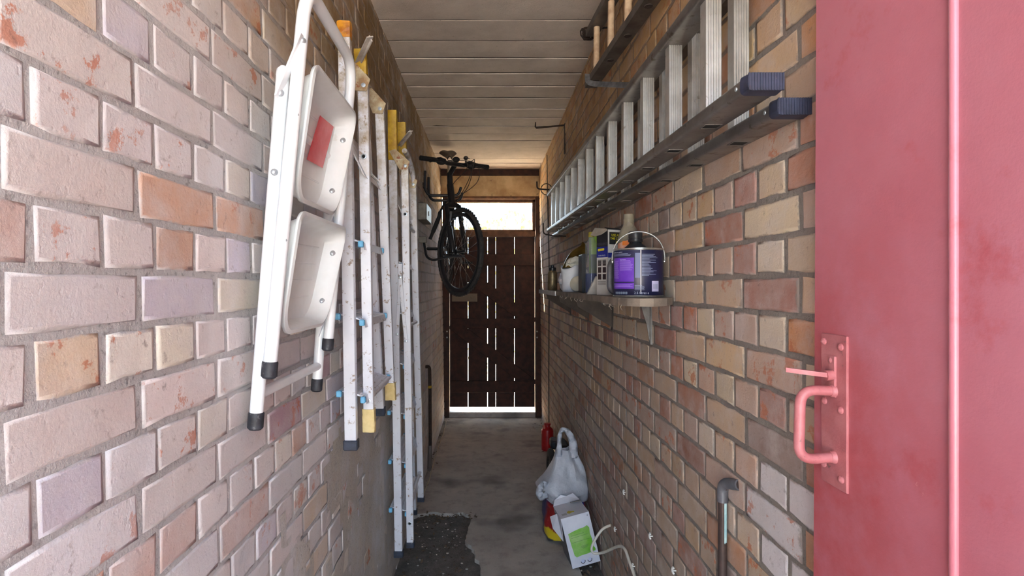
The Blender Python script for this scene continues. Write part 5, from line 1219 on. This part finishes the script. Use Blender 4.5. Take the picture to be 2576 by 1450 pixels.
# white box
BX = thing('white_box', (.5, 2.9, 0), 'white cardboard box with a green label tipped against the sack', 'box')
B0 = Vector((.432, 2.815, .004)); roll = math.radians(13); back = math.radians(4)
ex = Vector((math.cos(roll), .10, math.sin(roll))).normalized(); ez = Vector((-math.sin(roll), .035, math.cos(roll))); ez = (ez-ex*ez.dot(ex)).normalized(); ey = ez.cross(ex)
BW, BD, BH = .150, .19, .258
def bx(a, b, c_): return B0+ex*a+ey*b+ez*c_
CARD = M('white_card', C(226, 226, 236), C(212, 212, 224), 8, .5); CARDG = M('grey_card', C(120, 118, 122), C(104, 102, 106), 120, .8)
mb = MB(); mb.add([bx(a, b, c_) for c_ in (0, BH) for a, b in ((0, 0), (BW, 0), (BW, BD), (0, BD))], [(0,1,2,3),(0,4,5,1),(1,5,6,2),(2,6,7,3),(3,7,4,0),(4,7,6,5)]); mb.build('carton', CARD, BX)
mb = MB(); mb.add([bx(-.0008, .006, .006), bx(-.0008, BD-.004, .006), bx(-.0008, BD-.004, BH-.03), bx(-.0008, .006, BH-.012)], [(0, 1, 2, 3)]); mb.build('grey_side', CARDG, BX)
def bfr(a, c_, o=.0008): return bx(a, -o, c_)
t = Nt('green_label'); g = t.new('ShaderNodeSeparateXYZ'); t.link(t.pos(), g.inputs[0])
c = t.mix(t.ramp(t.noise(14, 4), .35, .65), C(170, 206, 130), C(122, 190, 60)); c = t.mix(t.math('MULTIPLY', t.ramp(g.outputs['X'], .47, .56), .6), c, C(104, 184, 40)); t.color(c); t.set(Roughness=.4); GREEN = t.m
lab = [(.018, .175), (.05, .182), (.08, .187), (.105, .188), (.124, .194), (.133, .180), (.130, .15), (.134, .12), (.131, .09), (.140, .070), (.138, .060), (.118, .059), (.10, .055), (.06, .054), (.035, .050), (.026, .062), (.022, .11)]
mb = MB(); mb.prism(lab, lambda a, b, t_: bfr(a, b, .0006+t_), 0, .0006); LB = mb.build('green_label', GREEN, BX)
mb = MB()
for k, (z, a0, a1) in enumerate(((.160, .03, .10), (.149, .03, .118), (.125, .026, .122), (.098, .07, .11), (.094, .066, .108), (.090, .07, .104), (.086, .076, .10))):
    mb.add([bfr(a0, z, .0018), bfr(a1, z+.002, .0018), bfr(a1, z+.0034, .0018), bfr(a0, z+.0014, .0018)], [(0, 1, 2, 3)])
mb.build('faint_print', M('dark_green_ink', C(96, 130, 80), rough=.6), LB)
for a in (.062, .098):
    mb = MB(); mb.tube([bfr(a+.011*math.cos(q), .024+.011*math.sin(q), .0008) for q in [math.radians(x) for x in range(180, 390, 15)]], .0016, 5); mb.build('round_mark', M('dark_ink', C(44, 44, 70), rough=.5), BX)
    mb = MB(); mb.lathe([(.0095, 0), (0, .0006)], bfr(a, .025, .0004), 16, axis=-ey); mb.build('round_mark', M('pale_lilac', C(200, 204, 230), rough=.4), BX)
mb = MB()
for a, z in ((.132, .243), (.136, .239), (.139, .245)): mb.prism(rrect(a, z, a+.004, z+.0025, .001, 2), lambda p, q, t_: bfr(p, q, .0006+t_), 0, .0004)
mb.build('small_mark', M('dark_ink', C(44, 44, 70)), BX)
# torn lid flaps and what shows on the top
mb = MB(); mb.add([bx(0, 0, BH), bx(0, BD*.55, BH-.01), bx(-.035, BD*.75, BH-.03), bx(-.040, BD*.5, BH-.075), bx(-.012, .02, BH-.12)], [(0, 1, 2, 3, 4)]); mb.build('flap', CARD, BX, solid=.002)
mb = MB(); mb.add([bx(0, BD, BH), bx(BW, BD, BH), bx(BW*.85, BD+.03, BH+.03), bx(BW*.6, BD+.035, BH+.022), bx(BW*.4, BD+.04, BH+.034), bx(.02, BD+.03, BH+.02)], [(0, 1, 2, 3, 4, 5)]); mb.build('flap', CARD, BX, solid=.002)
mb = MB(); mb.add([bx(BW, BD*.95, BH+.001), bx(BW*.62, BD*.95, BH+.001), bx(BW*.55, BD*.55, BH+.028), bx(BW*.92, BD*.45, BH+.03)], [(0, 1, 2, 3)]); mb.build('flap', M('grey_board', C(150, 146, 140), C(128, 124, 118), 30, .8), BX, solid=.002)
mb = MB(); mb.prism([(.045, .05), (.055, .035), (.07, .045), (.082, .04), (.085, .055), (.07, .062), (.06, .075), (.05, .066)], lambda a, b, t_: bx(a, b, BH+.0006+t_), 0, .0006); mb.build('yellow_print', M('ochre_ink', C(206, 186, 60), rough=.5), BX)
mb = MB(); mb.add([bx(.015, .03, BH+.001), bx(.042, .03, BH+.001), bx(.042, .055, BH+.001), bx(.015, .055, BH+.001)], [(0, 1, 2, 3)]); mb.build('barcode', M('grey_print_card', C(176, 176, 182), rough=.5), BX)
# white cable
mb = MB(); mb.tube(bez([at(1539, 1321, 2.62), at(1515, 1333, 2.60), at(1495, 1362, 2.60), at(1488, 1382, 2.60), at(1496, 1393, 2.60), at(1520, 1390, 2.56), at(1556, 1375, 2.36), at(1572, 1383, 2.28), at(1582, 1410, 2.22), at(1600, 1462, 2.12), at(1606, 1500, 2.05)], 7), .0062, 10)
tag(mb.build('white_cable', M('off_white_cable', C(226, 220, 208), C(206, 200, 188), 14, .45), smooth=True), 'stiff off-white cable looping in front of the white box', 'cable')
# litter along the foot of the walls and on the broken ground
rr = random.Random(77)
LEAFM = M('dry_leaf', C(112, 92, 70), C(74, 60, 48), 30, .9)
mb = MB()
def leaf(x, y, z, s):
    e = Euler((rr.uniform(-.5, .5), rr.uniform(-.5, .5), rr.uniform(0, 6.3))).to_matrix()
    mb.add([Vector((x, y, z+s*.28))+e @ Vector(p)*s for p in ((-1, 0, 0), (-.2, -.42, .12), (1, 0, .05), (-.1, .45, .15))], [(0, 1, 2, 3)])
for k in range(520):
    q = rr.random()
    if q < .32: x = rr.uniform(-.44, -.12); y = rr.uniform(2.6, 3.55); z = -.018
    elif q < .46: x = -.25+rr.uniform(-.18, .18); y = 3.47+rr.gauss(0, .03); z = -.004
    elif q < .70: y = rr.uniform(2.4, 3.6); x = .46+.1*rr.random()-.03*(y > 3); z = -.01
    elif q < .84: y = rr.uniform(3.3, 6.0); x = XL(0)+abs(rr.gauss(0, .02))+.01; z = 0
    else: y = rr.uniform(4.0, 6.0); x = XR(0)-abs(rr.gauss(0, .05))-.01; z = 0
    leaf(x, y, z, rr.choice((.004, .006, .008, .012, .016)))
lf = mb.build('leaf_litter', LEAFM, smooth=True); tag(lf, 'dry leaf litter and grit along the foot of the walls', 'litter', kind='stuff')
mb = MB()
for k in range(150):
    q = rr.random()
    if q < .5: x = rr.uniform(-.44, -.10); y = rr.uniform(2.6, 3.5); z = -.018
    else: y = rr.uniform(2.3, 3.4); x = rr.uniform(.42, .57); z = -.008
    s = rr.choice((.003, .004, .006)); k_ = len(mb.v); mb.ball((x, y, z+s*.5), s, 6, 4, rr.uniform(.8, 1.5), 1, .7)
st_ = mb.build('grit', M('pale_grit', C(176, 168, 158), C(140, 132, 124), 60, .9)); tag(st_, 'pale stones and grit scattered on the broken ground', 'gravel', kind='stuff')
# pale silt crack along the left foot of the wall
mb = MB(); mb.tube([Vector((XL(0)+.035+.012*noise.noise((y*4, 0, 0)), y, .002)) for y in [3.7+.08*k for k in range(28)]], [.004+.003*abs(noise.noise((k, 2, 0))) for k in range(28)], 5)
tag(mb.build('silt_line', M('pale_silt', C(190, 176, 150), rough=.95)), 'thin pale line of silt where the left wall meets the floor', 'silt', kind='stuff')
